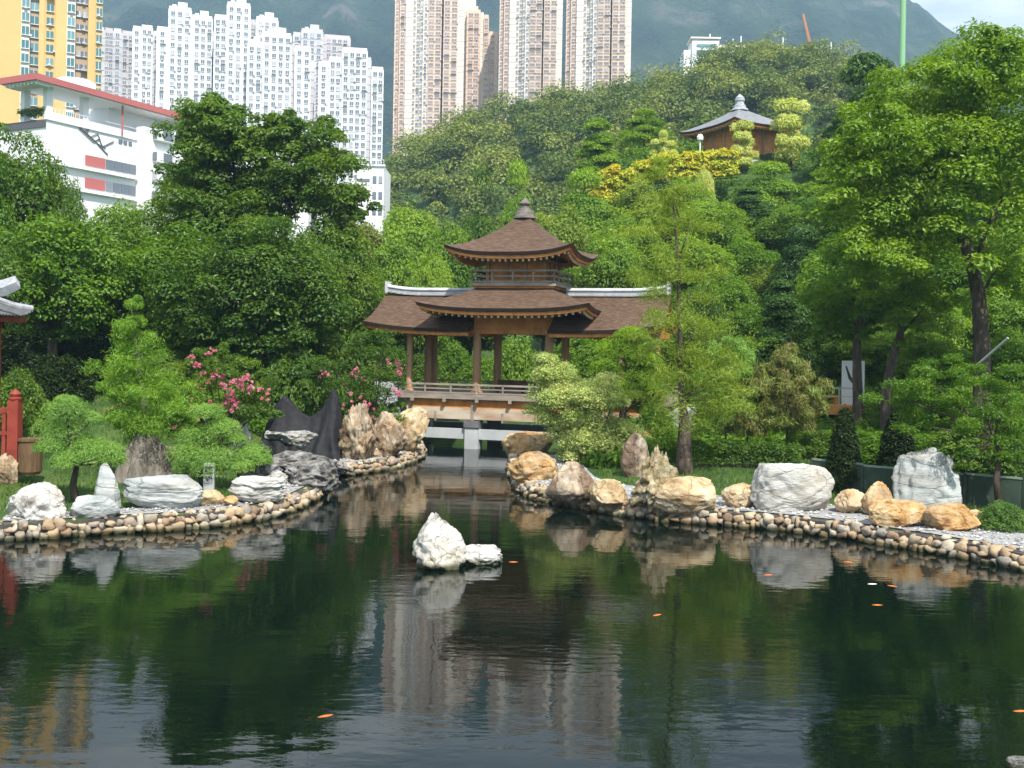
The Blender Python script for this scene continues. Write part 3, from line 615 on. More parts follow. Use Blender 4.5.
own_tree('dark tree with exposed crooked limbs below the rightmost white tower block', (288, 420), 59,
 [(268,128,16),(282,120,12),(300,130,18),(322,140,18),(276,150,20),(305,158,22),(335,165,20),(318,185,22),(347,195,16),(340,220,22),(272,178,16),(300,205,16),(325,245,24),(350,240,16),(260,205,16),(310,270,28),(340,280,26),(275,250,24),(355,215,8),(290,145,18),(318,160,20),(290,185,18),(330,200,20),(265,235,22),(345,262,22)],
 [((286, 380), .40), ((284, 300), .34), ((282, 255), .28), ((283, 225), .24)], [([(283, 225), (276, 190, -1), (270, 150, -1)], .17), ([(283, 225), (298, 205, -1.8), (318, 200, -2), (340, 190, -2)], .17), ([(298, 205, -1.8), (305, 180, -1.5), (312, 150, -1)], .12), ([(276, 190, -1), (285, 160, -1), (300, 130, -1)], .09)], 'deep', 102, per=210, size=.24, depth=(-1.5, 1.2), cr=(.48, .26), group='tall trees left of the pavilion')
own_tree('dark-stemmed tree in front of the white panel with a side fork', (858, 408), 49.5,
 [(835,290,24),(860,275,28),(885,290,24),(845,315,22),(875,312,20),(815,300,20),(828,322,14),(862,335,10),(900,310,20)], [((858, 400), .26), ((857, 370), .23), ((857, 345), .20), ((862, 310), .16)],
 [([(857, 385), (850, 378), (846, 366)], .13), ([(862, 310), (850, 295), (838, 285)], .10), ([(862, 310), (875, 295), (885, 285)], .09)], 'mid', 103, per=150, size=.16, depth=(-.8, .8))
own_tree('dark leaning trunk tree between the white panel and the giant tree', (886, 398), 48,
 [(905,300,24),(925,290,24),(895,320,18),(920,320,22),(945,305,22),(912,342,12),(880,300,16)], [((886, 392), .24), ((892, 360), .22), ((900, 335), .18), ((905, 305), .12)], [([(900, 335), (918, 315), (930, 300)], .08)], 'light', 104, per=150, size=.16, depth=(-.8, .8))

# tall feathery pond cypress in front right
def cypress_right():
    rng = np.random.default_rng(78); Y = G(684, 478, .5).y; base = P(684, 478, Y)
    spots = [(672,195,26),(660,230,34),(690,225,30),(672,265,38),(652,290,30),(695,285,34),(665,320,34),(700,325,30),(645,345,20),(690,360,40),(665,385,32),(715,385,36),(735,400,28),(670,405,40),(700,415,36),(655,168,16),(725,370,26)]
    C, Rr = [], []
    for (x, y, r) in spots:
        for j in range(9):
            q = P(x+rng.normal()*r*.45, y+rng.normal()*r*.3, Y+rng.normal()*.9); s = r*Y/F*(.3+.2*rng.random()); C.append(tuple(q)); Rr.append((s*1.2, s*1.2, s*.6))
    V, Q, A = needle_cloud(C, Rr, 150, .24, .026, rng)
    off = np.array(base); e = empty('pond_cypress', tuple(base), 'tall airy feathery tree with thin stem by the right bank', 'tree')
    copy_piece('crown', np_mesh('cypress_crown', V-off, Q, A, mats=[FO['yellow']]), FO['yellow'], e)
    t = MB(); B = lambda x, y, dy=0: P(x, y, Y+dy)-Vector(off)
    t.tube([B(685, 480), B(684, 462), B(685, 425), B(681, 395), B(680, 340), B(678, 260), B(672, 190)], [.42, .30, .24, .10, .085, .06, .02], 9)
    for x, y, r in spots[:17]:
        t.tube([B(681, min(y+28, 400)), B(x, y)], [.035, .012], 5)
    t.build('trunk', BARK, e, smooth=True)
cypress_right()

# left feathery cypress with the massive gnarled base
def cypress_left():
    rng = np.random.default_rng(79); Y = G(145, 473, .75).y; base = P(145, 473, Y); off = Vector(base)
    spots = [(130,305,10),(131,322,14),(128,340,20),(135,358,24),(122,372,24),(148,368,24),(112,388,14),(132,388,26),(160,385,20),(140,402,30),(155,412,34),(175,405,22),(135,420,26),(165,428,26),(120,425,14),(150,436,22),(186,418,14)]
    C, Rr = [], []
    for (x, y, r) in spots:
        for j in range(8):
            q = P(x+rng.normal()*r*.42, y+rng.normal()*r*.35, Y+rng.normal()*.5); s = r*Y/F*(.4+.25*rng.random()); C.append(tuple(q)); Rr.append((s, s, s*.75))
    V, Q, A = needle_cloud(C, Rr, 260, .17, .024, rng, shell=.3)
    e = empty('pond_cypress', tuple(base), 'yellow-green feathery cypress on a massive gnarled brown base', 'tree')
    copy_piece('crown', np_mesh('cypress_left_crown', V-np.array(base), Q, A, mats=[FO['feather']]), FO['feather'], e)
    # gnarled base: a fluted, flaring column
    t = MB(); rows = []
    for i in range(26):
        u = i/25; z = -.3+u*1.75; r = .95*(1-u)**.9*.75+.28
        rows.append([(math.cos(a)*r*(1+.16*math.sin(a*7+z*1.5)+.10*math.sin(a*13+2)+.12*noise.noise(Vector((math.cos(a)*3, math.sin(a)*3, z*3)))), math.sin(a)*r*(1+.16*math.sin(a*7+z*1.5)+.10*math.sin(a*13+2)), z) for a in [2*math.pi*k/60 for k in range(60)]])
    t.grid(rows, close=True)
    B = lambda x, y, dy=0: P(x, y, Y+dy)-off
    t.tube([(0, 0, 1.2), B(145, 410), B(138, 360), B(131, 305)], [.25, .14, .08, .02], 8)
    t.build('trunk', BARKG, e, smooth=True)
cypress_left()

# small pruned bonsai pines on the left bank
def bonsai(px0, py0, padspx, trunkpx, label, seed, col='bonsai', z0=.55, tr=.09, per=2600, needle=(.13, .018), name='bonsai_pine', flat=.62, group='pruned bonsai pines', cat='pine tree', bark=None):
    Y = G(px0, py0, z0).y; base = P(px0, py0, Y); off = Vector(base)
    specs = [tuple(P(x, y, Y+dy)-off)+(r*1.12*Y/F,) for (x, y, r, dy) in padspx]
    tp = [tuple(P(x, y, Y)-off) for x, y in trunkpx]
    pads('bz%d' % seed, seed, specs, tp, tr, needle, per, bark, flat)
    e = empty(name, tuple(base), label, cat, group)
    copy_piece('crown', PROTO['bz%d' % seed]['crown'], FO[col], e); copy_piece('trunk', PROTO['bz%d' % seed]['trunk'], None, e); return e
bonsai(76, 500, [(66,413,20,0),(62,435,26,.3),(50,450,14,-.3),(92,420,10,.2),(98,456,24,-.2),(80,447,18,.5),(112,462,12,.1),(68,462,14,-.5),(66,402,10,0)], [(76,502),(73,485),(77,465),(70,440),(66,415)], 'pruned feathery pine behind the pointed upright stone', 51, per=3200)
bonsai(200, 485, [(207,415,17,0),(200,440,20,.2),(222,432,18,0),(236,440,10,0),(190,458,20,-.2),(215,462,26,-.3),(250,458,20,.2),(205,470,20,-.4),(240,468,14,-.3),(262,462,10,.1),(182,470,8,-.3)], [(204,487),(200,470),(206,452),(205,430),(207,412)], 'pruned feathery pine behind the carved stone marker', 52, per=3000)
bonsai(630, 450, [(632,338,16,0),(620,355,22,.3),(645,362,18,0),(605,370,14,-.2),(632,378,22,.2),(618,392,20,0),(652,388,12,.2)], [(630,450),(622,415),(632,385),(625,360),(632,340)], 'bright pruned pine in front of the right end of the pavilion', 53, col='pine', z0=.7, per=3600, tr=.12, needle=(.14, .03))
# twiggy domes right
for (px, top, by, wd, lab, col, k_) in [(748, 378, 448, 66, 'brown-twigged dome shrub right of the pond cypress', 'twig', 'wide0'), (788, 350, 446, 78, 'taller brown-twigged dome shrub left of the wooden deck', 'twig', 'wide1'), (728, 338, 448, 62, 'soft blue-green feathery shrub between the slope trees', 'bonsai', 'wide0')]:
    Y = 41.0 if k_ != 'x' else 40; plant(k_, 'dome_shrub', px, top, Y, wd, col, lab, 'shrub', 'twiggy dome shrubs')
# dark junipers and small cone
JU = [(845, 412, 490, 44, 'dark', 'dark upright juniper left of the orange rocks'), (898, 414, 488, 52, 'dark', 'dark upright juniper touching the tall grey boulder'), (792, 432, 468, 22, 'light', 'small bright green cone shrub behind the big white boulder')]
for px, top, by, wd, col, lab in JU:
    q = G(px, by, .6); plant('cone0', 'juniper', px, top, q.y, wd, col, lab, 'shrub', 'upright junipers' if col == 'dark' else None)
# clipped hedge (right) and amber hedge on the mound
def hedge(name, pts, hts, wd, size, per, col, label, seed, cat='hedge'):
    rng = np.random.default_rng(seed); C, Rr = [], []
    for (a, b), h in zip(zip(pts[:-1], pts[1:]), hts):
        a, b = Vector(a), Vector(b); n = max(2, int((b-a).length/(wd*.45)))
        for i in range(n):
            q = a.lerp(b, i/n)
            for zz in np.arange(wd*.3, h, wd*.5):
                C.append((q.x+rng.normal()*wd*.1, q.y+rng.normal()*wd*.1, q.z+zz+rng.normal()*wd*.06)); Rr.append((wd*.45, wd*.5, wd*.38))
    C = np.array(C); off = np.array(pts[0]); V, Q, A = leaf_cloud(C-off, Rr, per, size, rng, up=.5)
    e = empty(name, tuple(off), label, cat); copy_piece('foliage', np_mesh(name, V, Q, A, mats=[FO[col]]), FO[col], e)
    t = MB(); t.tube([(0, 0, .05)]+[tuple(Vector(q)-Vector(pts[0])+Vector((0, 0, .05))) for q in pts[1:]], .05, 6)
    for i in range(0, len(C), 3): t.tube([(C[i][0]-off[0], C[i][1]-off[1], C[i][2]-off[2]-wd*.6), tuple(C[i]-off)], [.03, .015], 5)
    t.build('stems', BARK, e)
g_ = lambda px, Y: (lambda q: (q[0], Y, tz(q[0], Y)))((XZ(px, 400)[0]*Y/F,))
hedge('hedge', [g_(700, 39.5), g_(750, 39.5), g_(805, 39.0)], [1.1, 1.1], .9, .10, 420, 'deep', 'low dark clipped hedge behind the grass right of the pond cypress', 61)
hedge('hedge', [g_(655, 41), g_(700, 41)], [1.0], .9, .10, 420, 'mid', 'low green hedge left of the pond cypress trunk', 62)
def mound_at(px, py, Y): q = P(px, py, Y); return (q.x, q.y, q.z)
hedge('amber_hedge', [mound_at(598, 210, 100), mound_at(622, 200, 100), mound_at(655, 184, 100), mound_at(738, 178, 100)], [3.6, 3.0, 2.5], 1.7, .30, 420, 'amber', 'gold and orange clipped hedge along the mound top', 63)
hedge('hedge', [mound_at(735, 232, 92), mound_at(790, 230, 92), mound_at(850, 228, 92)], [1.6, 1.6], 1.2, .2, 300, 'light', 'pale clipped hedge below the tiered pines', 64)

# variegated shrub by the bridge
def varieg():
    rng = np.random.default_rng(80); Y = G(590, 462, .5).y; base = P(590, 465, Y); off = np.array(base)
    spots = [(548,375,15),(558,388,16),(552,405,15),(550,420,14),(598,392,16),(580,400,14),(612,400,15),(592,412,17),(577,425,16),(565,438,16),(590,438,22),(612,430,18),(585,454,18),(610,452,20),(632,442,12),(568,455,10),(545,362,8)]
    C, Rr = [], []
    for x, y, r in spots:
        for j in range(9):
            rad = r*1.38*Y/F; q = P(x, y, Y+rng.normal()*.35); o_ = rng.normal(size=3)*rad*.36; C.append((q.x+o_[0], q.y+o_[1], max(.75, q.z+o_[2]*.6))); Rr.append((rad*.60, rad*.60, rad*.50))
    V, Q, A = leaf_cloud(C, Rr, 640, .11, rng, aspect=.38, up=.7, spread=.6)
    e = empty('variegated_shrub', tuple(base), 'large pale variegated shrub between bridge and boulders', 'shrub')
    copy_piece('crown', np_mesh('variegated', V-off, Q, A, mats=[FO['varieg']]), FO['varieg'], e)
    t = MB()
    for x, y, r in spots[::3]: t.tube([(0, 0, -.1), tuple((P(x, y+5, Y)-Vector(off))*.5), tuple(P(x, y+5, Y)-Vector(off))], [.06, .04, .02], 6)
    t.tube([(0, 0, -.3), (0, 0, .15)], .12, 8)
    t.build('stems', BARK, e)
varieg()

# crape myrtles with pink blossom
def myrtle(px0, py0, z0, spots, flowers, label, seed, col='deep'):
    rng = np.random.default_rng(seed); Y = G(px0, py0, z0).y; base = P(px0, py0, Y); off = np.array(base)
    C, Rr = [], []
    for x, y, r in spots:
        for j in range(6):
            rad = r*Y/F; q = P(x, y, Y+rng.normal()*.6); o_ = rng.normal(size=3)*rad*.5; C.append((q.x+o_[0], q.y+o_[1], max(.9, q.z+o_[2]*.7))); Rr.append((rad*.5, rad*.5, rad*.4))
    V, Q, A = leaf_cloud(C, Rr, 230, .12, rng, aspect=.45, up=.5, spread=.8, shell=.3)
    e = empty('crape_myrtle', tuple(base), label, 'shrub', 'pink flowering shrubs')
    copy_piece('crown', np_mesh('myrtle', V-off, Q, A, mats=[FO[col]]), FO[col], e)
    t = MB()
    for x, y, r in spots: t.tube([(0, 0, 0), tuple((P(x, y, Y)-Vector(off))*.5+Vector((0, 0, .2))), tuple(P(x, y, Y)-Vector(off))], [.05, .035, .015], 6)
    t.build('stems', BARK, e)
    for i, (x, y, r) in enumerate(flowers):
        rad = r*.62*Y/F; q = P(x, y, Y-1.0-.3*rng.random()); cc_ = rng.normal(size=(7, 3))*np.array([1.7, .8, 1.4])*rad
        v, qd, a = leaf_cloud(cc_, rad*(.35+.5*rng.random(7)), 34, .06, rng, aspect=.9, up=.2, spread=1.2, shell=.3, lower=1.1)
        f = bpy.data.objects.new('blossom', np_mesh('blossom', v, qd, a, mats=[FO['pink']])); link(f, e); f.location = tuple(q-Vector(off))
myrtle(225, 450, 1.0, [(190,372,18),(215,365,20),(240,372,20),(205,392,20),(232,395,24),(255,395,20),(185,400,14),(215,415,22),(245,418,22),(262,380,14),(225,352,10),(200,352,8),(178,385,10),(262,410,14)],
       [(210,353,3),(191,358,2.5),(198,366,3),(207,377,3.5),(219,375,4),(225,381,5),(234,387,6),(238,392,6),(243,387,4),(240,380,3),(233,405,5),(192,409,5),(209,407,3.5),(219,408,3),(228,398,4),(261,393,4.5),(184,428,4.5),(200,387,3),(247,376,2.5)], 'crape myrtle with many pink blossoms behind the white scholar rock', 81)
myrtle(372, 440, .9, [(330,362,18),(355,355,20),(378,362,22),(345,385,24),(370,385,26),(392,385,16),(360,410,24),(382,412,20),(335,405,16),(395,405,10),(315,380,16),(385,340,12)],
       [(353,402,5),(362,404,4),(368,408,4.5),(394,366,6),(358,375,4),(322,373,3),(375,422,4),(396,392,4)], 'crape myrtle with few pink blossoms between black netting and bridge', 82)
# leaning shrub tree right edge
def leaner():
    rng = np.random.default_rng(83); Y = G(1000, 508, .6).y; base = P(1000, 508, Y); off = np.array(base)
    spots = [(1000,420,30),(965,430,26),(980,400,30),(1020,440,26),(945,420,24),(960,452,14),(1010,385,28),(940,395,26),(975,375,24),(905,400,26),(925,380,26),(1030,410,26),(958,468,8),(1005,460,14),(915,425,18)]
    C, Rr = [], []
    for x, y, r in spots:
        for j in range(6):
            rad = r*Y/F; q = P(x, y, Y+rng.normal()*.6); o_ = rng.normal(size=3)*rad*.5; C.append((q.x+o_[0], q.y+o_[1], q.z+o_[2]*.6)); Rr.append((rad*.5, rad*.5, rad*.32))
    V, Q, A = leaf_cloud(C, Rr, 330, .11, rng, aspect=.35, up=.4, spread=.8, shell=.25)
    e = empty('willow_shrub', tuple(base), 'leaning fine-leaved shrub tree over the right bank', 'tree'); copy_piece('crown', np_mesh('leaner', V-off, Q, A, mats=[FO['light']]), FO['mid'], e)
    t = MB(); B = lambda x, y, dy=0: P(x, y, Y+dy)-Vector(off)
    t.tube([B(1000, 512), B(996, 480), B(1000, 455), B(992, 430)], [.13, .10, .08, .06], 8)
    for x, y, r in spots: t.tube([B(994, 440), B((x+994)/2, y*.6+176), B(x, y)], [.05, .03, .01], 5)
    t.build('trunk', BARK, e, smooth=True)
leaner()
q = G(1003, 528, .5); plant('dome1', 'round_bush', 1002, 500, q.y, 50, 'blue', 'low dark fern-like bush on the right gravel bank', 'bush')
for px, by, top, wd, lab in [(20, 462, 365, 60, 'leafy dark bush behind the red fence')]:
    plant('dome0', 'round_bush', px, top, 40, wd, 'deep', lab, 'bush')

# low leafy ground cover on the slope and under the left trees
def cover():
    rng = np.random.default_rng(91); n = 26000; Y = rng.uniform(40, 112, n); px = rng.uniform(-60, 1090, n); x = (px-CX)/F*Y; sd_ = pond_sd(x, Y)
    k = (sd_ > 3.2) & ~((px < 560) & (Y > 75)) & ~((px > 360) & (px < 520) & (Y < 62)) & ~((px > 80) & (px < 125) & (Y < 50)) & ~((px > 640) & (Y < 44)) & ~((px < 350) & (Y < 44)) & ~((np.abs(px-745) < 50) & (Y > 104))
    x, Y, sd_ = x[k], Y[k], sd_[k]; z = terrain(x, Y, sd_); r = rng.uniform(.3, .65, len(x))*(.7+Y/110)
    V, Q, A = leaf_cloud(np.stack([x, Y, z+r*.3], 1), np.stack([r, r, r*.8], 1), 16, .34, rng, aspect=.5, up=.5, spread=.6, shell=.6)
    o = link(bpy.data.objects.new('ground_cover', np_mesh('ground_cover', V, Q, A, mats=[FO['mid']]))); tag(o, 'low leafy ground cover between the slope trees', 'ground cover', kind='stuff')
cover()

# wooded hill: nobody could count it
def woodland():
    rng = np.random.default_rng(90); C, Rr, T, S = [], [], [], []
    n = 0
    while n < 1450:
        px = rng.uniform(300, 960); Y = rng.uniform(132, 335); x = (px-CX)*Y/F
        z = tz(x, Y)
        if px < 385 and Y > 260 and z > 60: continue
        r = (2.2+4.8*rng.random()**1.6)*(.8 if Y < 190 else 1); tint = rng.random()
        for j in range(7):
            o_ = rng.normal(size=3)*r*.40; s = r*(.36+.26*rng.random()); C.append((x+o_[0], Y+o_[1], z+r*.75+abs(o_[2])*.6)); Rr.append((s, s, s*.8)); T.append(np.clip(tint+rng.normal()*.1, 0, 1))
        n += 1
    V, Q, A = leaf_cloud(C, Rr, 95, .62, rng, aspect=.7, up=.25, spread=.34, shell=.8, crnd=np.array(T), cw=.8)
    o = link(bpy.data.objects.new('hillside_woodland', np_mesh('hillside_woodland', V, Q, A, mats=[FO['hill']]))); tag(o, 'dense green woodland covering the hill behind the garden', 'woodland', kind='stuff')
woodland()
# ------------------------------------------------------------------ buildings
def plain(name, c, rough=.8, spec=.3, metal=0, emit=None):
    m, t, o = newmat(name); p = t.nodes.new('ShaderNodeBsdfPrincipled'); t.links.new(p.outputs[0], o.inputs[0])
    p.inputs['Base Color'].default_value = (*c, 1); p.inputs['Roughness'].default_value = rough; p.inputs['Specular IOR Level'].default_value = spec; p.inputs['Metallic'].default_value = metal; return m
def wallm(name, c, k=.85, sc=.12):
    return surf(name, [(.35, tuple(v*k for v in c)), (.65, c)], sc, 6, .85, .1, 2, .02, world=True)
W_WHITE = wallm('render_white', (.80, .80, .80), .93); W_GREY = wallm('render_pale_grey', (.52, .51, .53)); W_PINKGREY = wallm('render_pinkish_grey', (.50, .45, .45))
W_SALMON = wallm('render_salmon', (.66, .49, .38), .94); W_CREAM = wallm('render_cream', (.72, .64, .55), .94); W_OCHRE = wallm('render_ochre', (.62, .42, .17), .92); W_TAN = wallm('render_tan', (.42, .32, .22), .9)
W_DARK = plain('recess_dark', (.10, .10, .11)); W_RED = wallm('painted_red', (.46, .14, .13), .9)
def glassm(name, c0, c1):
    m, t, o = newmat(name); p = t.nodes.new('ShaderNodeBsdfPrincipled'); t.links.new(p.outputs[0], o.inputs[0])
    oi = t.nodes.new('ShaderNodeObjectInfo'); a = t.nodes.new('ShaderNodeAttribute'); a.attribute_name = 'rnd'
    ad = t.nodes.new('ShaderNodeMath'); ad.operation = 'ADD'; t.links.new(oi.outputs['Random'], ad.inputs[0]); t.links.new(a.outputs['Fac'], ad.inputs[1])
    fr = t.nodes.new('ShaderNodeMath'); fr.operation = 'FRACT'; t.links.new(ad.outputs[0], fr.inputs[0])
    r = ramp(t, [(0, c0), (.7, c0), (1, c1)]); t.links.new(fr.outputs[0], r.inputs[0]); t.links.new(r.outputs[0], p.inputs['Base Color']); p.inputs['Roughness'].default_value = .12; return m
GLASS = glassm('window_glass', (.14, .16, .19), (.40, .41, .42)); GLASS_T = glassm('window_glass_teal', (.06, .16, .18), (.16, .30, .32)); GLASS_P = glassm('window_glass_warm', (.22, .17, .15), (.40, .33, .30))
FRAME = plain('window_frame_white', (.7, .7, .7))
_wm = {}
def win_mesh(wd, ht, g, ledge):
    k = (round(wd, 2), round(ht, 2), g.name, ledge)
    if k not in _wm:
        b = MB(); b.box((0, 0, 0), (wd, .12, ht)); b.box((0, -.09, 0), (.08, .08, ht), mi=1); b.box((0, -.09, -ht/2-.06), (wd+.2, .35 if ledge else .12, .12), mi=1)
        o = b.build('window', [g, FRAME], fix=False); _wm[k] = o.data; bpy.data.objects.remove(o)
    return _wm[k]
wrng = random.Random(3)
def tower(name, label, Y, segs, floor=2.8, vis_bottom=200, depth=16, wing_name='wing', extra=None, zb=0, cat='tower block', group=None, slab=True, cap=.0):
    """segs: (px0, px1, front offset m, top py, material, [window centres 0..1], window w, window h, glass)"""
    xc = P((segs[0][0]+segs[-1][1])/2, 100, Y).x
    e = empty(name, (xc, Y, 0), label, cat, group, rz=math.atan2(-xc, Y)); wins = []
    for (a, b, off, top, mat, wc, ww, wh, gl) in segs:
        py_m = (top+vis_bottom)/2
        x0 = P(a, py_m, Y).x; x1 = P(b, py_m, Y).x; zt = P((a+b)/2, top, Y).z
        yf = -off; b_ = MB(); wd = x1-x0
        b_.box(((x0+x1)/2-xc, yf+depth/2, (zt+zb)/2), (wd, depth, zt-zb))
        b_.box(((x0+x1)/2-xc, yf+depth/2, zt+.55), (wd*.98-.3, depth*.96, 1.1))
        zbot = P(a, vis_bottom, Y).z
        nf = int((zt-2-zbot)/floor)
        if slab:
            for i in range(nf): b_.box(((x0+x1)/2-xc, yf-.06, zt-2.9-i*floor), (wd-.1, .14, .22))
        if wd > 5 and wrng.random() < .75 and top > 2:
            b_.box(((x0+x1)/2-xc+wd*.1, yf+depth*.4, zt+2.0), (wd*.4, depth*.35, 3.6)); b_.box(((x0+x1)/2-xc-wd*.25, yf+depth*.3, zt+1.4), (wd*.18, 2.5, 2.6))
        o = b_.build(wing_name, mat, e)
        for i in range(nf):
            for c in wc: wins.append((x0+wd*c-xc, yf-.10, zt-1.6-i*floor, ww, wh, gl))
    ac = MB()
    for q in wins:
        if wrng.random() < .38: ac.box((q[0]+q[3]*.5+.45*wrng.choice((-1, 1))-.2, q[1]-.22, q[2]-q[4]/2+.1+wrng.uniform(-.2, .1)), (.6, .5, .42))
        if wrng.random() < .07: ac.box((q[0], q[1]-.5, q[2]-.7), (q[3]*1.1, .7, .35), mi=1)
    if ac.v: tag(ac.build('air_conditioners', [W_GREY, W_PINKGREY], e, fix=False), kind='stuff')
    wins.sort(key=lambda q: -q[2])
    first = wins[:100]; rest = wins[100:]
    for q in first:
        o = bpy.data.objects.new('window', win_mesh(q[3], q[4], q[5], True)); link(o, e); o.location = (q[0], q[1], q[2])
    if rest:
        b_ = MB(); gl = [GLASS, GLASS_T, GLASS_P]
        for q in rest:
            b_.box((q[0], q[1], q[2]), (q[3], .12, q[4]), mi=gl.index(q[5]), rnd=wrng.random()); b_.box((q[0], q[1]-.09, q[2]-q[4]/2-.06), (q[3]+.2, .35, .12), mi=3)
        tag(b_.build('windows', gl+[FRAME], e, fix=False), kind='stuff')
    return e
ww = (1.35, 1.45)
tower('apartment_tower', 'grey-pink apartment tower just right of the yellow tower block', 372, [
 (96, 104, 0, 31, W_GREY, [.5], 1.3, 1.4, GLASS), (104, 112, 1, 32, W_PINKGREY, [.3, .75], 1, 1.4, GLASS), (112, 120, .2, 31, W_GREY, [.5], 1.2, 1.4, GLASS), (120, 132, 1, 33, W_PINKGREY, [.25, .7], 1.1, 1.4, GLASS)], group='white and grey tower blocks')
tower('apartment_tower', 'narrow white apartment tower between grey-pink tower and stepped white tower', 368, [
 (132, 140, .5, 30, W_WHITE, [.5], 1.3, 1.4, GLASS), (140, 151, 1.6, 29, W_WHITE, [.3, .72], 1.2, 1.4, GLASS), (151, 158, -1, 32, W_GREY, [.5], 1.0, 1.4, GLASS)], group='white and grey tower blocks')
tower('apartment_tower', 'stepped white tower block with its top near the mountain foot, third from the yellow tower', 362, [
 (157, 168, .6, 32, W_WHITE, [.5], *ww, GLASS), (168, 190, 2, 12, W_WHITE, [.2, .5, .8], *ww, GLASS), (190, 210, 2.6, 19, W_WHITE, [.25, .55, .85], *ww, GLASS), (210, 214, -2, 30, W_GREY, [], *ww, GLASS)], group='white and grey tower blocks')
tower('apartment_tower', 'highest white tower block with grey recess, above the dark broadleaf tree', 358, [
 (214, 226, .6, 20, W_WHITE, [.3, .75], *ww, GLASS), (226, 249, 2.2, 8, W_WHITE, [.2, .5, .82], *ww, GLASS), (249, 254, -2, 20, W_GREY, [.5], 1, 1.4, GLASS), (254, 276, 1.0, 19, W_WHITE, [.2, .5, .8], *ww, GLASS)], group='white and grey tower blocks')
tower('apartment_tower', 'greyer tower block standing behind between two bright white ones', 392, [
 (292, 300, 0, 36, W_GREY, [.5], *ww, GLASS), (300, 322, 1.4, 33, W_GREY, [.2, .5, .8], *ww, GLASS), (322, 349, .4, 37, W_PINKGREY, [.2, .4, .6, .8], 1.3, 1.4, GLASS)], group='white and grey tower blocks')
tower('apartment_tower', 'white tower block with rounded stepped top in front of the greyer one', 352, [
 (247, 262, 1, 47, W_WHITE, [.3, .75], *ww, GLASS), (262, 290, 3, 38, W_WHITE, [.15, .4, .63, .87], *ww, GLASS), (290, 293, .2, 46, W_GREY, [], *ww, GLASS), (293, 309, 2, 49, W_WHITE, [.3, .75], *ww, GLASS), (309, 313, -2, 60, W_GREY, [], *ww, GLASS)], group='white and grey tower blocks')
tower('apartment_tower', 'rightmost white tower block ending beside the dark hillside', 350, [
 (318, 328, 1, 66, W_WHITE, [.5], *ww, GLASS), (328, 341, 2, 62, W_WHITE, [.3, .72], *ww, GLASS), (341, 366, 3.2, 53, W_WHITE, [.15, .4, .63, .87], *ww, GLASS), (366, 370, 1, 60, W_GREY, [], *ww, GLASS), (370, 382, 2, 70, W_WHITE, [.3, .75], *ww, GLASS)], group='white and grey tower blocks', vis_bottom=215)
def pink(label, x, w_, top, segs=None, Y=450, vb=160):
    k = w_/68
    f = lambda a: x+a*k
    S = [(f(0), f(5), 0, top+3, W_SALMON, [.5], .9, 1.2, GLASS_P), (f(5), f(11), 1.4, top, W_SALMON, [.5], 1.5, 1.3, GLASS_P), (f(11), f(21), 2.4, top, W_CREAM, [.85], .9, 1.2, GLASS_P), (f(21), f(25), .6, top+2, W_CREAM, [.5], 1.1, 1.5, GLASS), (f(25), f(28), 1.4, top+2, W_CREAM, [.5], .9, 1.4, GLASS),
         (f(28), f(33), 2.2, top, W_CREAM, [.5], 1.0, 1.3, GLASS), (f(33), f(46), 3.0, top, W_SALMON, [.25, .75], 2.2, 1.4, GLASS_P), (f(46), f(48), -3, top+2, W_TAN, [], 1, 1, GLASS), (f(48), f(62), 2.4, top, W_SALMON, [.25, .75], 2.2, 1.4, GLASS_P), (f(62), f(68), 0, top+2, W_CREAM, [], 1, 1, GLASS)]
    tower('apartment_tower', label, Y, S, floor=2.8, vis_bottom=vb, depth=22, group='pink tower blocks')
pink('pink tower block on the left, with its foot behind the reddish tree', 394, 69, -12)
pink('pink tower block in the middle of the three tall ones', 499, 63, -18, vb=115)
pink('pink tower block on the right of the three tall ones', 566, 65, -38, vb=105)
tower('apartment_tower', 'shorter stepped pink tower block behind the left tall one', 478, [
 (459, 475, -1, 0, W_CREAM, [], 1, 1, GLASS_P), (466, 480, 2, 13, W_SALMON, [.3, .7], 2.0, 1.4, GLASS_P), (480, 483, 1, 15, W_CREAM, [], 1, 1, GLASS), (483, 488, 2, 18, W_SALMON, [.5], 1.6, 1.4, GLASS_P), (488, 497, 1, 34, W_SALMON, [.4], 1.8, 1.4, GLASS_P)], floor=2.8, vis_bottom=125, group='pink tower blocks')
tower('apartment_tower', 'ochre yellow tower block with teal windows at the upper left corner', 205, [
 (-30, 22, 2, -40, W_OCHRE, [], 1, 1, GLASS_T), (22, 30, 2.8, -40, W_CREAM, [.5], 1.3, 1.7, GLASS_T), (30, 38, 1.0, -40, W_TAN, [.5], 1.4, 1.6, GLASS_T), (38, 43, 2, -40, W_OCHRE, [], 1.3, 1.7, GLASS_T), (43, 53, 1.6, -40, W_OCHRE, [.5], 1.3, 1.5, GLASS_T), (53, 63, 3, -40, W_OCHRE, [], 1, 1, GLASS_T),
 (63, 71, 3.2, -40, W_CREAM, [.5], 1.3, 1.7, GLASS_T), (71, 83, 0, -40, W_TAN, [.35, .75], 1.1, 1.1, GLASS), (83, 90, 2, -40, W_OCHRE, [], 1, 1, GLASS_T), (90, 96, 2.8, -40, W_OCHRE, [.5], 1.0, 1.7, GLASS_T)], floor=2.75, vis_bottom=150, depth=14, slab=False)

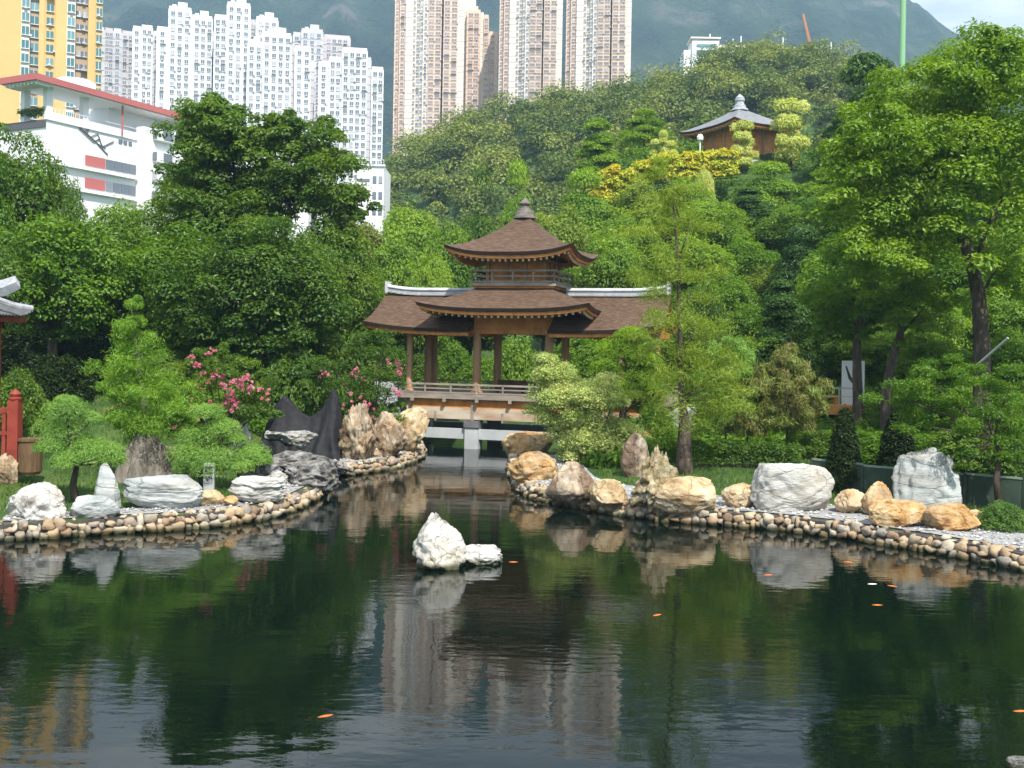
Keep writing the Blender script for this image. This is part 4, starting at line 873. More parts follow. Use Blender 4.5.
# white low building with the red canopy, corner towards us
def school():
    A = P(45, 118, 120); az = math.atan2(21, 10.6)     # local +x runs along the receding right face, local +y away to the left
    e = empty('white_building', (A.x, A.y, 0), 'white terraced building with slanting red roof edge and black line emblems', 'building', rz=az); e.scale = (1.17, 1, 1)
    zt = 31.0; b = MB(); Lx = 27
    b.box((Lx/2, 8, zt/2), (Lx, 16, zt)); b.box((14.2, -.6, 16.2), (4.6, 1.4, 32.4+.8))      # wall mass and projecting stair bay
    b.box((6, -.05, zt+.5), (12, .3, 1.0)); b.build('wall', W_WHITE, e)
    b = MB(); b.box((14.0, 4.5, 33.0), (9, 5, 4.0)); b.box((19, 5, 32), (9, 4, 3.8)); b.build('penthouse', W_WHITE, e)
    b = MB(); b.box((Lx/2-1, 1.9, 35.3), (Lx+1.5, 6.0, .7)); b.build('roof_canopy', W_WHITE, e)
    b = MB(); b.box((Lx/2-1, -1.2, 35.45), (Lx+1.8, .3, .75)); b.box((-1.9, 1.9, 35.45), (.3, 6.3, .75)); b.build('roof_edge', W_RED, e)
    b = MB(); b.lathe([(2.1, 0), (2.1, 1.6), (1.9, 1.7)], (5.5, 2.5, 35.6), 28); b.build('roof_tank', W_WHITE, e)
    for x, y in [(.6, .4), (.6, 4.4), (5.2, .6)]:
        b = MB(); b.box((x, y, 33.0), (.7, .7, 4.3)); b.build('column', W_WHITE, e)
    for x in (9.5, 22.5, 25.2):
        b = MB(); b.box((x, -.5, 33.2), (.16, .16, 4.0)); b.build('red_post', W_RED, e)
    b = MB()
    for i in range(9): b.box((-.9, -.8+i*.65, 34.85), (1.6, .22, .3))
    b.build('canopy_beams', W_WHITE, e)
    b = MB(); b.box((3, -.15, 32.5), (5, .06, .06)); [b.box((.6+i*.5, -.15, 32.2), (.05, .05, .6)) for i in range(10)]; b.box((10, -.15, 32.5), (5, .06, .06)); b.build('railing', FRAME, e)
    b = MB(); b.box((-.06, 3.5, 30.5), (.14, 7.4, .9)); b.build('terrace_band', W_DARK, e)
    for z in (32.0, 29.1, 26.5, 23.9):      # bay windows on the stair tower
        b = MB(); b.box((14.4, -1.75, z), (2.3, .9, 1.5)); o = b.build('bay_window', FRAME, e)
        b = MB(); b.box((14.8, -2.22, z), (1.3, .08, 1.1)); b.build('pane', GLASS, o); b = MB(); b.box((13.2, -1.75, z), (.08, .7, 1.1)); b.build('pane', GLASS, o)
    for z in (27.1, 24.3):
        b = MB(); b.box((6.3, -.06, z), (2.6, .12, 1.3)); b.build('red_panel', W_RED, e)
        for i in range(4):
            b = MB(); b.box((8.2+i*1.05, -.06, z), (.95, .12, 1.25)); b.build('window', GLASS, e)
        for i in range(4):
            b = MB(); b.box((18.2+i*1.2, -.06, z), (1.1, .12, 1.25)); b.build('window', GLASS, e)
        b = MB(); b.box((6.0, -.3, z-1.15), (11.5, .5, .3)); b.build('ledge', W_WHITE, e)
    for i in range(3):
        b = MB(); b.box((9.6+i*.7, -.06, 30.4), (.45, .12, .5)); b.build('window', GLASS, e)
    # black line emblem (brush strokes): long diagonal with feather strokes
    def strokes(x0, z0, s, parts):
        b = MB()
        for (x1, z1, x2, z2, wd) in parts: b.bar((x0+x1*s, -.1, z0+z1*s), (x0+x2*s, -.1, z0+z2*s), .06, wd)
        b.build('emblem', W_DARK, e, fix=False)
    strokes(4.0, 28.2, 1, [(0, 2.9, 2.2, 1.5, .13), (2.2, 1.5, 3.9, .1, .13), (.1, 2.6, 2.0, 1.3, .08), (.8, 2.4, 1.4, 2.9, .10), (1.4, 2.9, 1.1, 2.2, .08), (1.6, 1.9, 2.5, 2.5, .08), (2.5, 2.5, 2.9, 1.7, .08), (2.0, 1.3, 2.7, 1.9, .12), (2.7, 1.9, 3.2, 1.0, .10), (3.2, 1.0, 4.7, 2.0, .12), (2.6, 1.2, 3.6, .9, .12)])
    strokes(18.4, 28.4, 1, [(0, 2.4, 1.3, 1.3, .12), (1.3, 1.3, 2.2, 2.0, .10), (.2, 0, 1.5, 1.0, .10)])
    for x in (18.5, 19.7, 20.9):
        b = MB(); b.lathe([(.35, 0), (.28, .6), (.05, 1.3)], (x, .3, 31.3), 10); b.build('potted_cypress', FO['dark'], e, smooth=True)
    b = MB()
    rng = np.random.default_rng(5); V, Q, A = leaf_cloud([(.3, .8+i*.5, 31.9) for i in range(8)], np.full(8, .7), 90, .35, rng); o = link(bpy.data.objects.new('planting', np_mesh('planting', V, Q, A, mats=[FO['deep']])), e)
school()
def small_white():
    Y = 185; a = P(357, 170, Y); b2 = P(384, 170, Y); e = empty('white_block', ((a.x+b2.x)/2, Y, 0), 'small white block peeking out right of the dark leaning tree', 'building')
    wd = b2.x-a.x; zt = P(370, 166, Y).z; b = MB(); b.box((0, 5, zt/2), (wd, 10, zt)); b.box((0, 0, zt+.1), (wd+.5, .6, .3)); b.build('wall', W_WHITE, e)
    b = MB(); [b.box((-wd/2+.4+i*.5, .2, zt+.7), (.06, .06, 1)) for i in range(10)]; b.box((0, .2, zt+1.2), (wd, .08, .08)); b.build('railing', FRAME, e)
    for i in range(3):
        for x in (.8, 1.9): b = MB(); b.box((x, -.08, zt-2.5-i*2.9), (.7, .14, 1.3)); b.build('window', GLASS, e)
        b = MB(); b.box((-1.2, -.08, zt-2.6-i*2.9), (2.2, .14, .5)); b.build('window', GLASS, e)
small_white()
def hilltop():
    Y = 322; e0 = P(715, 60, Y); zb = e0.z-14; e = empty('hilltop_building', (e0.x, Y, zb), 'cream and blue building with antennas on the hill ridge', 'building')
    def bx(name, a, b_, t, bt, off, mat):
        p, q = P(a, t, Y), P(b_, bt, Y); m_ = MB(); m_.box(((p.x+q.x)/2-e0.x, off+4, (p.z+q.z)/2-zb), (q.x-p.x, 8, p.z-q.z)); return m_.build(name, mat, e)
    bx('wall', 684, 694, 50, 85, 0, W_WHITE); bx('wall', 692, 718, 40, 85, -1, W_WHITE); bx('wall', 716, 746, 44, 85, .5, W_CREAM); bx('roof_slab', 690, 720, 38, 40.2, -1.5, W_CREAM)
    bx('window', 696, 716, 45, 48, -1.2, GLASS_T); bx('window', 696, 716, 51, 56, -1.2, GLASS_T); bx('window', 722, 742, 47, 49, .3, GLASS)
    for x, t in ((710, 34), (741, 36), (733, 39), (783, 37), (831, 42)):
        p, q = P(x, t, Y), P(x, 60, Y); m_ = MB(); m_.tube([q-Vector((e0.x, Y, zb)), p-Vector((e0.x, Y, zb))], .22, 6)
        if x < 750: m_.build('antenna', FRAME, e)
        else:
            o = m_.build('radio_mast', FRAME); o.location = (e0.x, Y, zb); tag(o, 'thin white mast on the hill ridge right of the crane boom' if x > 800 else 'thin white mast on the hill ridge left of the crane boom', 'mast', 'masts on the ridge')
    p, q = P(803, 14, Y+10), P(814, 60, Y+10); m_ = MB(); d = (p-q).normalized()
    for s in (-.35, .35): m_.tube([q+Vector((s, 0, 0)), p+Vector((s*.4, 0, 0))], .2, 5)
    m_.tube([q+Vector((0, .6, 0)), p], .2, 5)
    for i in range(9): a_ = q.lerp(p, i/9); c_ = q.lerp(p, (i+1)/9); m_.tube([a_+Vector((-.33, 0, 0)), c_+Vector((.33, 0, 0))], .09, 4); m_.tube([a_+Vector((.33, 0, 0)), c_+Vector((0, .5, 0))], .09, 4)
    e2 = empty('crane', tuple(q), 'orange lattice crane boom rising behind the hill', 'crane'); o = m_.build('boom', plain('crane_orange', (.55, .22, .08)), e2); o.location = -q
    m_ = MB(); m_.box((0, 0, -3), (2.4, 3, 6)); m_.build('cab', plain('crane_orange_dark', (.4, .16, .06)), e2)
hilltop()
q = P(901, 120, 118); b = MB(); zt = P(900, -50, 118).z; b.tube([(0, 0, 0), (0, 0, zt*.5), (0, 0, zt)], [.40, .36, .33], 12); b.box((0, 0, zt), (2.4, .5, .2)); o = b.build('green_pole', plain('pole_green_paint', (.22, .42, .22), .5)); o.location = (q.x, q.y, 0); tag(o, 'tall pale green steel pole against the mountain', 'pole')

# ------------------------------------------------------------------ pavilion bridge
WOOD_O = surf('timber_orange', [(.3, (.40, .155, .04)), (.6, (.62, .26, .07)), (.8, (.72, .37, .13))], 2.2, 6, .6, .3, 14, .01, mapping=(1, 1, 1))
WOOD_C = surf('timber_column', [(.3, (.28, .16, .08)), (.6, (.44, .26, .14)), (.8, (.52, .34, .20))], 1.5, 7, .65, .3, 12, .01, mapping=(3, 3, .5))
WOOD_D = surf('timber_dark', [(.3, (.055, .03, .018)), (.7, (.13, .07, .04))], 3, 6, .7, .3, 14, .01)
WOOD_G = surf('timber_weathered', [(.3, (.20, .165, .135)), (.6, (.32, .27, .22)), (.8, (.42, .37, .31))], 1.6, 7, .8, .3, 14, .01, mapping=(.6, 2, 2))
GIRD = surf('girder_stained', [(.25, (.26, .16, .10)), (.42, (.42, .30, .20)), (.55, (.52, .43, .33)), (.8, (.58, .52, .42))], .9, 9, .8, .3, 10, .01, mapping=(.5, 1, 1.8))
CREAM = plain('rafter_tip_paint', (.72, .62, .45), .6); CONC = surf('concrete_pale', [(.3, (.36, .38, .38)), (.7, (.50, .52, .52))], .8, 8, .85, .2, 8, .01, world=True)
CONC_D = surf('stone_cap', [(.3, (.10, .10, .11)), (.7, (.17, .16, .17))], 2, 6, .8, .2, 8, .01)
ROOFB = surf('bark_shingle_roof', [(.30, (.055, .032, .020)), (.5, (.110, .066, .042)), (.66, (.165, .105, .068)), (.85, (.24, .17, .12))], 3.2, 12, .85, 1.0, 14, .05, mapping=(1, 1, 7))
ROOFE = plain('roof_edge_dark', (.035, .022, .018), .7); TILE = surf('ridge_tile_grey', [(.3, (.22, .23, .25)), (.7, (.46, .47, .50))], 3, 6, .6, .3, 12, .02)
TILEW = surf('ridge_tile_pale', [(.3, (.36, .37, .39)), (.7, (.58, .58, .60))], 2, 6, .6, .2, 12, .02)
TILED = surf('roof_tile_dark_grey', [(.3, (.06, .062, .065)), (.7, (.13, .133, .138))], 3, 6, .9, .4, 12, .02)

def hip_roof(w_, z0, wt, z1, lift, th=.16, n=18, m=12, pw=1.35, body=ROOFB, name='roof', parent=None, soffit=WOOD_O, raf=.33, raf_in=.9, wall=None):
    """square hipped roof with sagging slopes and raised corners"""
    def pt(s, u, v, dz=0.0, shr=0.0):
        r = w_-shr+(wt-(w_-shr))*v; z = z0+(z1-z0)*v**pw+lift*abs(u)**3.2*(1-v)**2.2+dz
        x, y = u*r, -r*(1+.012*(1-v)*0); a = s*math.pi/2
        return (x*math.cos(a)-y*math.sin(a), x*math.sin(a)+y*math.cos(a), z)
    b = MB()
    for s in range(4):
        b.grid([[pt(s, -1+2*i/n, j/m) for i in range(n+1)] for j in range(m+1)], 0)
        b.grid([[pt(s, -1+2*i/n, 0, 0 if k == 0 else -th, 0 if k == 0 else .06) for i in range(n+1)] for k in range(2)], 1)
        b.grid([[pt(s, -1+2*i/n, j/4*.55, -th-.05*(j > 0), .06) for i in range(n+1)] for j in range(5)], 2)
    roof = b.build(name, [body, ROOFE, soffit], parent, smooth=False, fix=False)
    for f in roof.data.polygons: f.use_smooth = f.material_index == 0
    for s in range(4):      # fascia board and rafters, one row per side
        b = MB(); rows = [[pt(s, -1+2*i/n, 0, dz, .16) for i in range(n+1)] for dz in (-th-.02, -th-.17)]; b.grid(rows, 0)
        rows = [[pt(s, -1+2*i/n, 0, dz, sh) for i in range(n+1)] for dz, sh in ((-th-.17, .16), (-th-.17, .34))]; b.grid(rows, 0); b.build('fascia', WOOD_O, roof, fix=False)
        b = MB(); k = int(2*w_/raf)
        for i in range(k):
            u = -1+2*(i+.5)/k; a = Vector(pt(s, u, 0, -th-.235, .34)); c = Vector(pt(s, u*.98, raf_in/w_, -th-.2, .34))
            b.bar(a, c, .10, .12, 0); d = (a-c).normalized(); b.bar(a, a+d*.035, .104, .124, 1)
        b.build('rafters', [WOOD_O, CREAM], roof, fix=False)
    return roof

ROT = R(-15.5); ORG = Vector((.56, 53.0, 0))
pav = empty('pavilion_bridge', tuple(ORG), 'two-tiered wooden pavilion bridge with brown shingle roofs spanning the pond inlet', 'pavilion', rz=ROT)
up_r = hip_roof(3.35, 9.98, .32, 12.05, .42, name='upper_roof', parent=pav, pw=1.45)
b = MB(); b.lathe([(.62, 0), (.60, .12), (.50, .16), (.46, .34), (.38, .38), (.34, .52), (.24, .56), (.22, .70), (.30, .74), (.32, .80), (.24, .90), (.10, 1.02), (.02, 1.12)], (0, 0, 12.0), 20); b.build('finial', surf('finial_bronze', [(.3, (.10, .085, .075)), (.7, (.20, .17, .15))], 4, 5, .6, .2), up_r, smooth=False)
# upper body
b = MB(); b.box((0, 0, 9.1), (3.0, 3.0, 1.7)); b.build('upper_wall', WOOD_O, pav)
b = MB()
for s in range(4):
    M_ = Matrix.Rotation(s*math.pi/2, 3, 'Z')
    for x in (-1.5, -.5, .5, 1.5): b.box(M_ @ Vector((x, -1.53, 9.0)), (.16, .16, 1.6), rz=s*math.pi/2)
    for z, h_ in ((9.72, .22), (9.2, .08), (8.6, .14)): b.box(M_ @ Vector((0, -1.55, z)), (3.3, .12, h_), rz=s*math.pi/2)
b.build('upper_frame', WOOD_C, pav)
b = MB()
for s in range(4):
    M_ = Matrix.Rotation(s*math.pi/2, 3, 'Z')
    for x in np.linspace(-1.4, 1.4, 6): b.box(M_ @ Vector((x, -1.78, 9.83)), (.16, .5, .14), rz=s*math.pi/2); b.box(M_ @ Vector((x, -1.95, 9.93)), (.34, .16, .1), rz=s*math.pi/2)
b.build('brackets', WOOD_D, pav)
bal = MB(); bal.box((0, 0, 8.42), (4.5, 4.5, .16)); bal.box((0, 0, 8.30), (4.2, 4.2, .14), mi=1)
bal = bal.build('balcony', [WOOD_G, WOOD_O], pav)
def railing(parent, x0, x1, y, z, h_, posts, rz=0.0, mat=WOOD_G, t=.055, half=True):
    M_ = Matrix.Rotation(rz, 3, 'Z'); b = MB()
    for zz, tt in ((h_, t*1.5), (h_*.55, t), (.07, t)):
        b.bar(M_ @ Vector((x0-.12, y, z+zz)), M_ @ Vector((x1+.12, y, z+zz)), tt, tt*1.1)
    for i in range(posts+1):
        x = x0+(x1-x0)*i/posts; b.box(M_ @ Vector((x, y, z+h_*.5)), (t*1.5, t*1.5, h_+(.08 if i in (0, posts) else 0)), rz=rz)
    return b.build('railing', mat, parent)
for s in range(4): railing(bal, -2.15, 2.15, -2.15, 8.5, .62, 4, s*math.pi/2)
# skirt roof and lower storey
mid = hip_roof(4.4, 7.13, 2.0, 8.22, .30, name='skirt_roof', parent=pav, pw=1.15, raf=.36, raf_in=1.2)
b = MB()
for s in range(4):
    M_ = Matrix.Rotation(s*math.pi/2, 3, 'Z'); b.box(M_ @ Vector((0, -1.95, 6.62)), (4.1, .16, 1.0), rz=s*math.pi/2); b.box(M_ @ Vector((0, -1.98, 6.0)), (4.2, .2, .22), rz=s*math.pi/2)
b.box((0, 0, 7.0), (3.8, 3.8, .08)); b.build('lintel_beams', WOOD_O, pav)
b = MB()
for s in range(4):
    M_ = Matrix.Rotation(s*math.pi/2, 3, 'Z')
    for x in np.linspace(-1.9, 1.9, 7): b.box(M_ @ Vector((x, -2.25, 6.9)), (.16, .6, .16), rz=s*math.pi/2); b.box(M_ @ Vector((x, -2.5, 7.02)), (.4, .16, .12), rz=s*math.pi/2)
b.build('brackets', WOOD_O, pav)
for x, y, r in [(-1.9, -1.9, .21), (1.9, -1.9, .21), (-1.9, 1.9, .21), (1.9, 1.9, .21), (-5.6, -1.9, .17), (-5.6, 1.9, .17), (-5.6, .9, .2), (5.6, -1.9, .18), (5.6, 1.9, .18), (-3.7, 1.9, .0), (7.3, -1.9, .18)]:
    if r == 0: continue
    b = MB(); b.lathe([(r*1.5, 0), (r*1.5, .12), (r*1.05, .16), (r, .3), (r, 3.1), (r*.94, 3.35)], (x, y, 2.8), 18); b.build('column', WOOD_C, pav, smooth=False)
# gallery wings
def wing(sgn):
    x0, x1 = (2.05, 7.75) if sgn > 0 else (-7.8, -2.05); n = 24; yw = 3.0
    def z_at(v, u, o_=0.0): return 6.12+(7.98-6.12)*v**1.3+.34*u**3*(1-v)+o_
    def u_of(x): return max(0, (abs(x)-2.05)/5.7)
    b = MB()
    for sy in (-1, 1):
        rows = [[(x0+(x1-x0)*i/n, sy*yw*(1-j/12), z_at(j/12, u_of(x0+(x1-x0)*i/n))) for i in range(n+1)] for j in range(13)]; b.grid(rows, 0)
        b.grid([[(x, sy*(yw-.04*k), z_at(0, u_of(x), -.16*k)) for x in [x0+(x1-x0)*i/n for i in range(n+1)]] for k in range(2)], 1)
        b.grid([[(x0+(x1-x0)*i/n, sy*(yw-.04)*(1-j/12), z_at(j/12, u_of(x0+(x1-x0)*i/n), -.16)) for i in range(n+1)] for j in range(13)], 2)
        for xe in (x0, x1): b.grid([[(xe, sy*yw*(1-j/12), z_at(j/12, u_of(xe), -.17*k)) for j in range(13)] for k in range(2)], 1)
    roof = b.build('wing_roof', [ROOFB, ROOFE, WOOD_O], pav, fix=False)
    for f in roof.data.polygons: f.use_smooth = f.material_index == 0
    for sy in (-1, 1):
        b = MB()
        for x in np.arange(x0+.15, x1, .30):
            a = Vector((x, sy*(yw-.30), z_at(0, u_of(x), -.30))); c = Vector((x, sy*(yw-1.5), z_at(.42, u_of(x), -.28))); b.bar(a, c, .09, .11, 0); d = (a-c).normalized(); b.bar(a, a+d*.03, .094, .114, 1)
        b.build('rafters', [WOOD_O, CREAM], roof, fix=False)
        b = MB(); b.grid([[(x, sy*(yw-.17), z_at(0, u_of(x), dz)) for x in np.linspace(x0+.05, x1-.05, 20)] for dz in (-.16, -.34)]); b.build('fascia', WOOD_O, roof, fix=False)
    xa, xb = (2.35, x1-.1) if sgn > 0 else (x0+.1, -2.35)      # ridge of pale tiles with raised outer end
    b = MB(); ln = xb-xa; zr = lambda x: 7.93+.20*max(0, (abs(x)-5.6)/2.1)**2
    sect = [(-.20, 0), (-.20, .26), (-.26, .28), (-.26, .33), (-.15, .36), (-.10, .44), (.10, .44), (.15, .36), (.26, .33), (.26, .28), (.20, .26), (.20, 0)]
    b.grid([[(x, yy, zr(x)+zz*.95) for yy, zz in sect] for x in np.linspace(xa, xb, 16)], 0)
    for xx in (xa, xb): b.add([(xx, yy, zr(xx)+zz*.95) for yy, zz in sect], [tuple(range(12))], 0)
    for k in range(3):
        for x in np.linspace(xa, xb, 15)[:-1]: b.box((x+ln/30, 0, zr(x+ln/30)+.05+.085*k), (ln/15, .42, .022), mi=1)
    xo = x1 if sgn > 0 else x0; b.box((xo-sgn*.12, 0, zr(xo)+.22), (.16, .5, .62)); b.build('ridge_tiles', [TILEW, TILE], roof, fix=False)
    b = MB()      # tie beams
    xs = (2.1, 7.4) if sgn > 0 else (-5.8, -2.1)
    for sy in (-1, 1): b.box(((xs[0]+xs[1])/2, sy*1.9, 5.92), (xs[1]-xs[0], .18, .34))
    for x in xs: b.box((x, 0, 5.95), (.18, 3.8, .30))
    b.build('tie_beams', WOOD_O, pav)
    b = MB(); xg = 7.3 if sgn > 0 else -5.7; b.add([(xg, -2.2, 6.1), (xg, 2.2, 6.1), (xg, 0, 7.75), (xg-sgn*.1, -2.2, 6.1), (xg-sgn*.1, 2.2, 6.1), (xg-sgn*.1, 0, 7.75)], [(0, 1, 2), (5, 4, 3), (0, 3, 4, 1), (1, 4, 5, 2), (2, 5, 3, 0)]); b.build('gable_wall', WOOD_O, pav)
wing(1); wing(-1)
# deck
b = MB(); b.box((1.1, 0, 2.66), (14.2, 4.9, .26)); b.build('deck', WOOD_G, pav)
r_ = railing(pav, -5.9, 8.0, -2.42, 2.79, .48, 10); railing(pav, -5.9, 8.0, 2.42, 2.79, .48, 10)
for x in np.arange(-5.2, 8, 1.75): b = MB(); b.box((x, -2.38, 2.46), (.16, .3, .16)); b.build('joist_end', WOOD_G, pav)
b = MB(); b.box((1.2, -2.05, 2.30), (13.6, .3, .46)); b.box((1.2, 2.05, 2.30), (13.6, .3, .46)); b.build('girder', WOOD_O, pav)
b = MB(); b.box((1.2, -2.07, 1.78), (13.6, .3, .58)); b.box((1.2, 2.07, 1.78), (13.6, .3, .58)); b.build('girder_panel', GIRD, pav)
for x in (-5.4, -2.0, 1.6, 5.2): b = MB(); b.box((x, -2.22, 1.95), (.14, .08, 1.1)); b.build('batten', WOOD_G, pav)
for x in (-4.0, -.4, 3.4): b = MB(); b.box((x, -2.22, 1.62), (.10, .06, .5)); b.build('batten', WOOD_G, pav)
b = MB(); b.box((1.2, -1.95, .74), (13.4, .5, .50)); b.box((1.2, 1.95, .74), (13.4, .5, .50)); b.build('concrete_beam', CONC, pav)
for x in (-2.0, 3.2):
    for y in (-2.0, 2.0):
        b = MB(); b.box((x, y, -.1), (.72, .7, 2.5)); o = b.build('pier', CONC, pav); b = MB(); b.box((x, y-.02, 1.27), (.80, .8, .34)); b.build('pier_cap', CONC_D, o)
for c_, d_ in (((-6.7, -2.1, 2.0), (1.3, .5, 2.6)), ((-6.6, 2.1, 1.6), (1.6, .5, 2.6)), ((8.3, 0, .8), (1.2, 4.6, 2.9))): b = MB(); b.box(c_, d_); b.build('abutment', CONC, pav)
b = MB(); b.box((-.7, .2, 3.05), (1.6, .4, .10)); b.box((-.7, .6, 3.3), (1.6, .08, .3)); [b.box((-.7+s, .2, 2.9), (.1, .35, .25)) for s in (-.7, .7)]
o = b.build('bench', WOOD_D); o.location = ORG; o.rotation_euler = (0, 0, ROT); o['label'] = 'low dark wooden bench on the bridge deck between the columns'; o['category'] = 'bench'

# pavilion on the mound
def hill_pav():
    Y = 113; c = P(739, 150, Y); zb = 25.6; e = empty('hill_pavilion', (c.x, c.y, 0), 'small pavilion with grey tiled roof and orange walls on top of the mound', 'pavilion', rz=R(28))
    roof = hip_roof(4.75, 29.4, .45, 31.9, .32, body=surf('roof_tile_grey_hill', [(.3, (.13, .135, .15)), (.7, (.24, .245, .26))], 2, 6, .75, .4, 10, .02, mapping=(1, 1, 1)), name='roof', parent=e, pw=1.12, raf=.45, raf_in=1.2, th=.2)
    b = MB(); b.lathe([(.95, 0), (.9, .2), (.7, .3), (.66, .6), (.5, .7), (.45, 1.0), (.55, 1.1), (.5, 1.45), (.2, 1.75), (.03, 1.9)], (0, 0, 31.8), 18); b.build('finial', TILE, roof)
    b = MB(); b.box((0, 0, 27.6), (5.8, 5.8, 4.2)); b.build('wall', WOOD_O, e)
    for x in (-2.9, -1, 1, 2.9):
        for y in (-2.9, 2.9):
            for (a_, c_) in ((x, y), (y, x)):
                if abs(a_) < 2.5 or abs(c_) < 2.5 or x*y != 0 and a_ == x: b = MB(); b.lathe([(.22, 0), (.2, 4.2)], (a_, c_, 25.6), 12); b.build('column', WOOD_C, e)
    b = MB(); b.box((0, 0, 25.3), (7.6, 7.6, .7)); b.build('plinth', CONC, e)
hill_pav()
q = P(700, 148, 108); b = MB(); z0 = tz(q.x, q.y); b.tube([(0, 0, z0-.5), (0, 0, P(700, 140, 108).z)], .08, 8); b.lathe([(.1, 0), (.32, .1), (.36, .4), (.2, .7)], (0, 0, P(700, 140, 108).z-.1), 12, mi=1)
o = b.build('garden_lamp', [FRAME, plain('lamp_globe', (.8, .8, .8), .3)]); o.location = (q.x, q.y, 0); tag(o, 'white post lamp left of the hill pavilion', 'lamp')
# ------------------------------------------------------------------ rocks and banks
def rockmat(name, stops, scale=1.6, bump=.7, bs=7, rough=.8, mapping=(1, 1, 1), bd=.05): return surf(name, stops, scale, 10, rough, bump, bs, bd, mapping=mapping, spec=.25)
RM = {}
def wet(t, col, p):
    """damp, algae-darkened band just above the water"""
    g = t.nodes.new('ShaderNodeNewGeometry'); sx = t.nodes.new('ShaderNodeSeparateXYZ'); t.links.new(g.outputs['Position'], sx.inputs[0])
    ad = t.nodes.new('ShaderNodeMath'); ad.operation = 'MULTIPLY_ADD'; ad.inputs[1].default_value = .10; t.links.new(noise_n(t, world_pos(t, (2, 2, 2)), 1.5, 4), ad.inputs[0]); ad.inputs[2].default_value = 0
    mr = t.nodes.new('ShaderNodeMapRange'); mr.inputs['From Min'].default_value = .02; mr.inputs['From Max'].default_value = .14; sb = t.nodes.new('ShaderNodeMath'); sb.operation = 'SUBTRACT'; t.links.new(sx.outputs[2], sb.inputs[0]); t.links.new(ad.outputs[0], sb.inputs[1]); t.links.new(sb.outputs[0], mr.inputs['Value'])
    mx_ = t.nodes.new('ShaderNodeMixRGB'); mx_.blend_type = 'MULTIPLY'; mx_.inputs[0].default_value = 1; r = ramp(t, [(0, (.22, .24, .16)), (1, (1, 1, 1))]); t.links.new(mr.outputs[0], r.inputs[0]); t.links.new(col, mx_.inputs[1]); t.links.new(r.outputs[0], mx_.inputs[2]); t.links.new(mx_.outputs[0], p.inputs['Base Color'])
def rockmat(name, c_dark, c_mid, c_light, c_stain, scale=1.6, bump=1.0, bs=6, mapping=(1, 1, 1), bd=.10, stain=.5):
    """two noise layers for colour, a stain layer, and fine plus coarse relief with cracks"""
    m, t, o = newmat(name); p = t.nodes.new('ShaderNodeBsdfPrincipled'); t.links.new(p.outputs[0], o.inputs[0]); p.inputs['Roughness'].default_value = .85; p.inputs['Specular IOR Level'].default_value = .2
    vec = coords(t, mapping); oi = t.nodes.new('ShaderNodeObjectInfo'); va = t.nodes.new('ShaderNodeVectorMath'); va.operation = 'ADD'; sc_ = t.nodes.new('ShaderNodeMath'); sc_.operation = 'MULTIPLY'; sc_.inputs[1].default_value = 40
    t.links.new(oi.outputs['Random'], sc_.inputs[0]); t.links.new(vec, va.inputs[0]); t.links.new(sc_.outputs[0], va.inputs[1]); vec = va.outputs[0]
    r = ramp(t, [(.36, c_dark), (.47, c_mid), (.60, c_light)]); t.links.new(noise_n(t, vec, scale, 12, .68), r.inputs[0])
    r2 = ramp(t, [(.50, (0, 0, 0)), (.62, (stain, stain, stain))]); t.links.new(noise_n(t, vec, scale*.55, 8, .6), r2.inputs[0])
    mx_n = t.nodes.new('ShaderNodeMixRGB'); t.links.new(r2.outputs[0], mx_n.inputs[0]); t.links.new(r.outputs[0], mx_n.inputs[1]); mx_n.inputs[2].default_value = (*c_stain, 1)
    wv = t.nodes.new('ShaderNodeTexVoronoi'); wv.feature = 'DISTANCE_TO_EDGE'; wv.inputs['Scale'].default_value = scale*1.3
    ns = t.nodes.new('ShaderNodeTexNoise'); ns.inputs['Scale'].default_value = scale*2; t.links.new(vec, ns.inputs['Vector']); mxv = t.nodes.new('ShaderNodeMixRGB'); mxv.inputs[0].default_value = .35; t.links.new(vec, mxv.inputs[1]); t.links.new(ns.outputs[1], mxv.inputs[2]); t.links.new(mxv.outputs[0], wv.inputs['Vector'])
    cr = ramp(t, [(0, (.35, .33, .30)), (.035, (1, 1, 1))]); t.links.new(wv.outputs['Distance'], cr.inputs[0]); ml = t.nodes.new('ShaderNodeMixRGB'); ml.blend_type = 'MULTIPLY'; ml.inputs[0].default_value = .55; t.links.new(mx_n.outputs[0], ml.inputs[1]); t.links.new(cr.outputs[0], ml.inputs[2]); wet(t, ml.outputs[0], p)
    b0 = t.nodes.new('ShaderNodeBump'); b0.inputs['Distance'].default_value = .03; b0.inputs['Strength'].default_value = .8; t.links.new(cr.outputs[0], b0.inputs['Height'])
    b1 = t.nodes.new('ShaderNodeBump'); b1.inputs['Strength'].default_value = bump; b1.inputs['Distance'].default_value = bd; t.links.new(noise_n(t, vec, bs*.5, 10, .68), b1.inputs['Height']); t.links.new(b0.outputs[0], b1.inputs['Normal']); t.links.new(b1.outputs[0], p.inputs['Normal'])
    RM[name] = m
rockmat('white', (.22, .20, .17), (.50, .48, .44), (.68, .67, .64), (.50, .44, .32), 1.8)
rockmat('pale', (.26, .24, .21), (.44, .43, .39), (.58, .57, .53), (.40, .34, .26), 1.1, mapping=(.7, .7, 1.8))
rockmat('blue', (.22, .23, .22), (.35, .37, .36), (.47, .49, .47), (.38, .34, .27), .9, bump=.7, mapping=(.5, .5, 2.4), stain=.35)
rockmat('orange', (.18, .095, .04), (.46, .26, .10), (.58, .43, .24), (.30, .26, .20), 1.5)
rockmat('tan', (.24, .16, .08), (.50, .36, .20), (.62, .52, .36), (.40, .25, .13), 1.4)
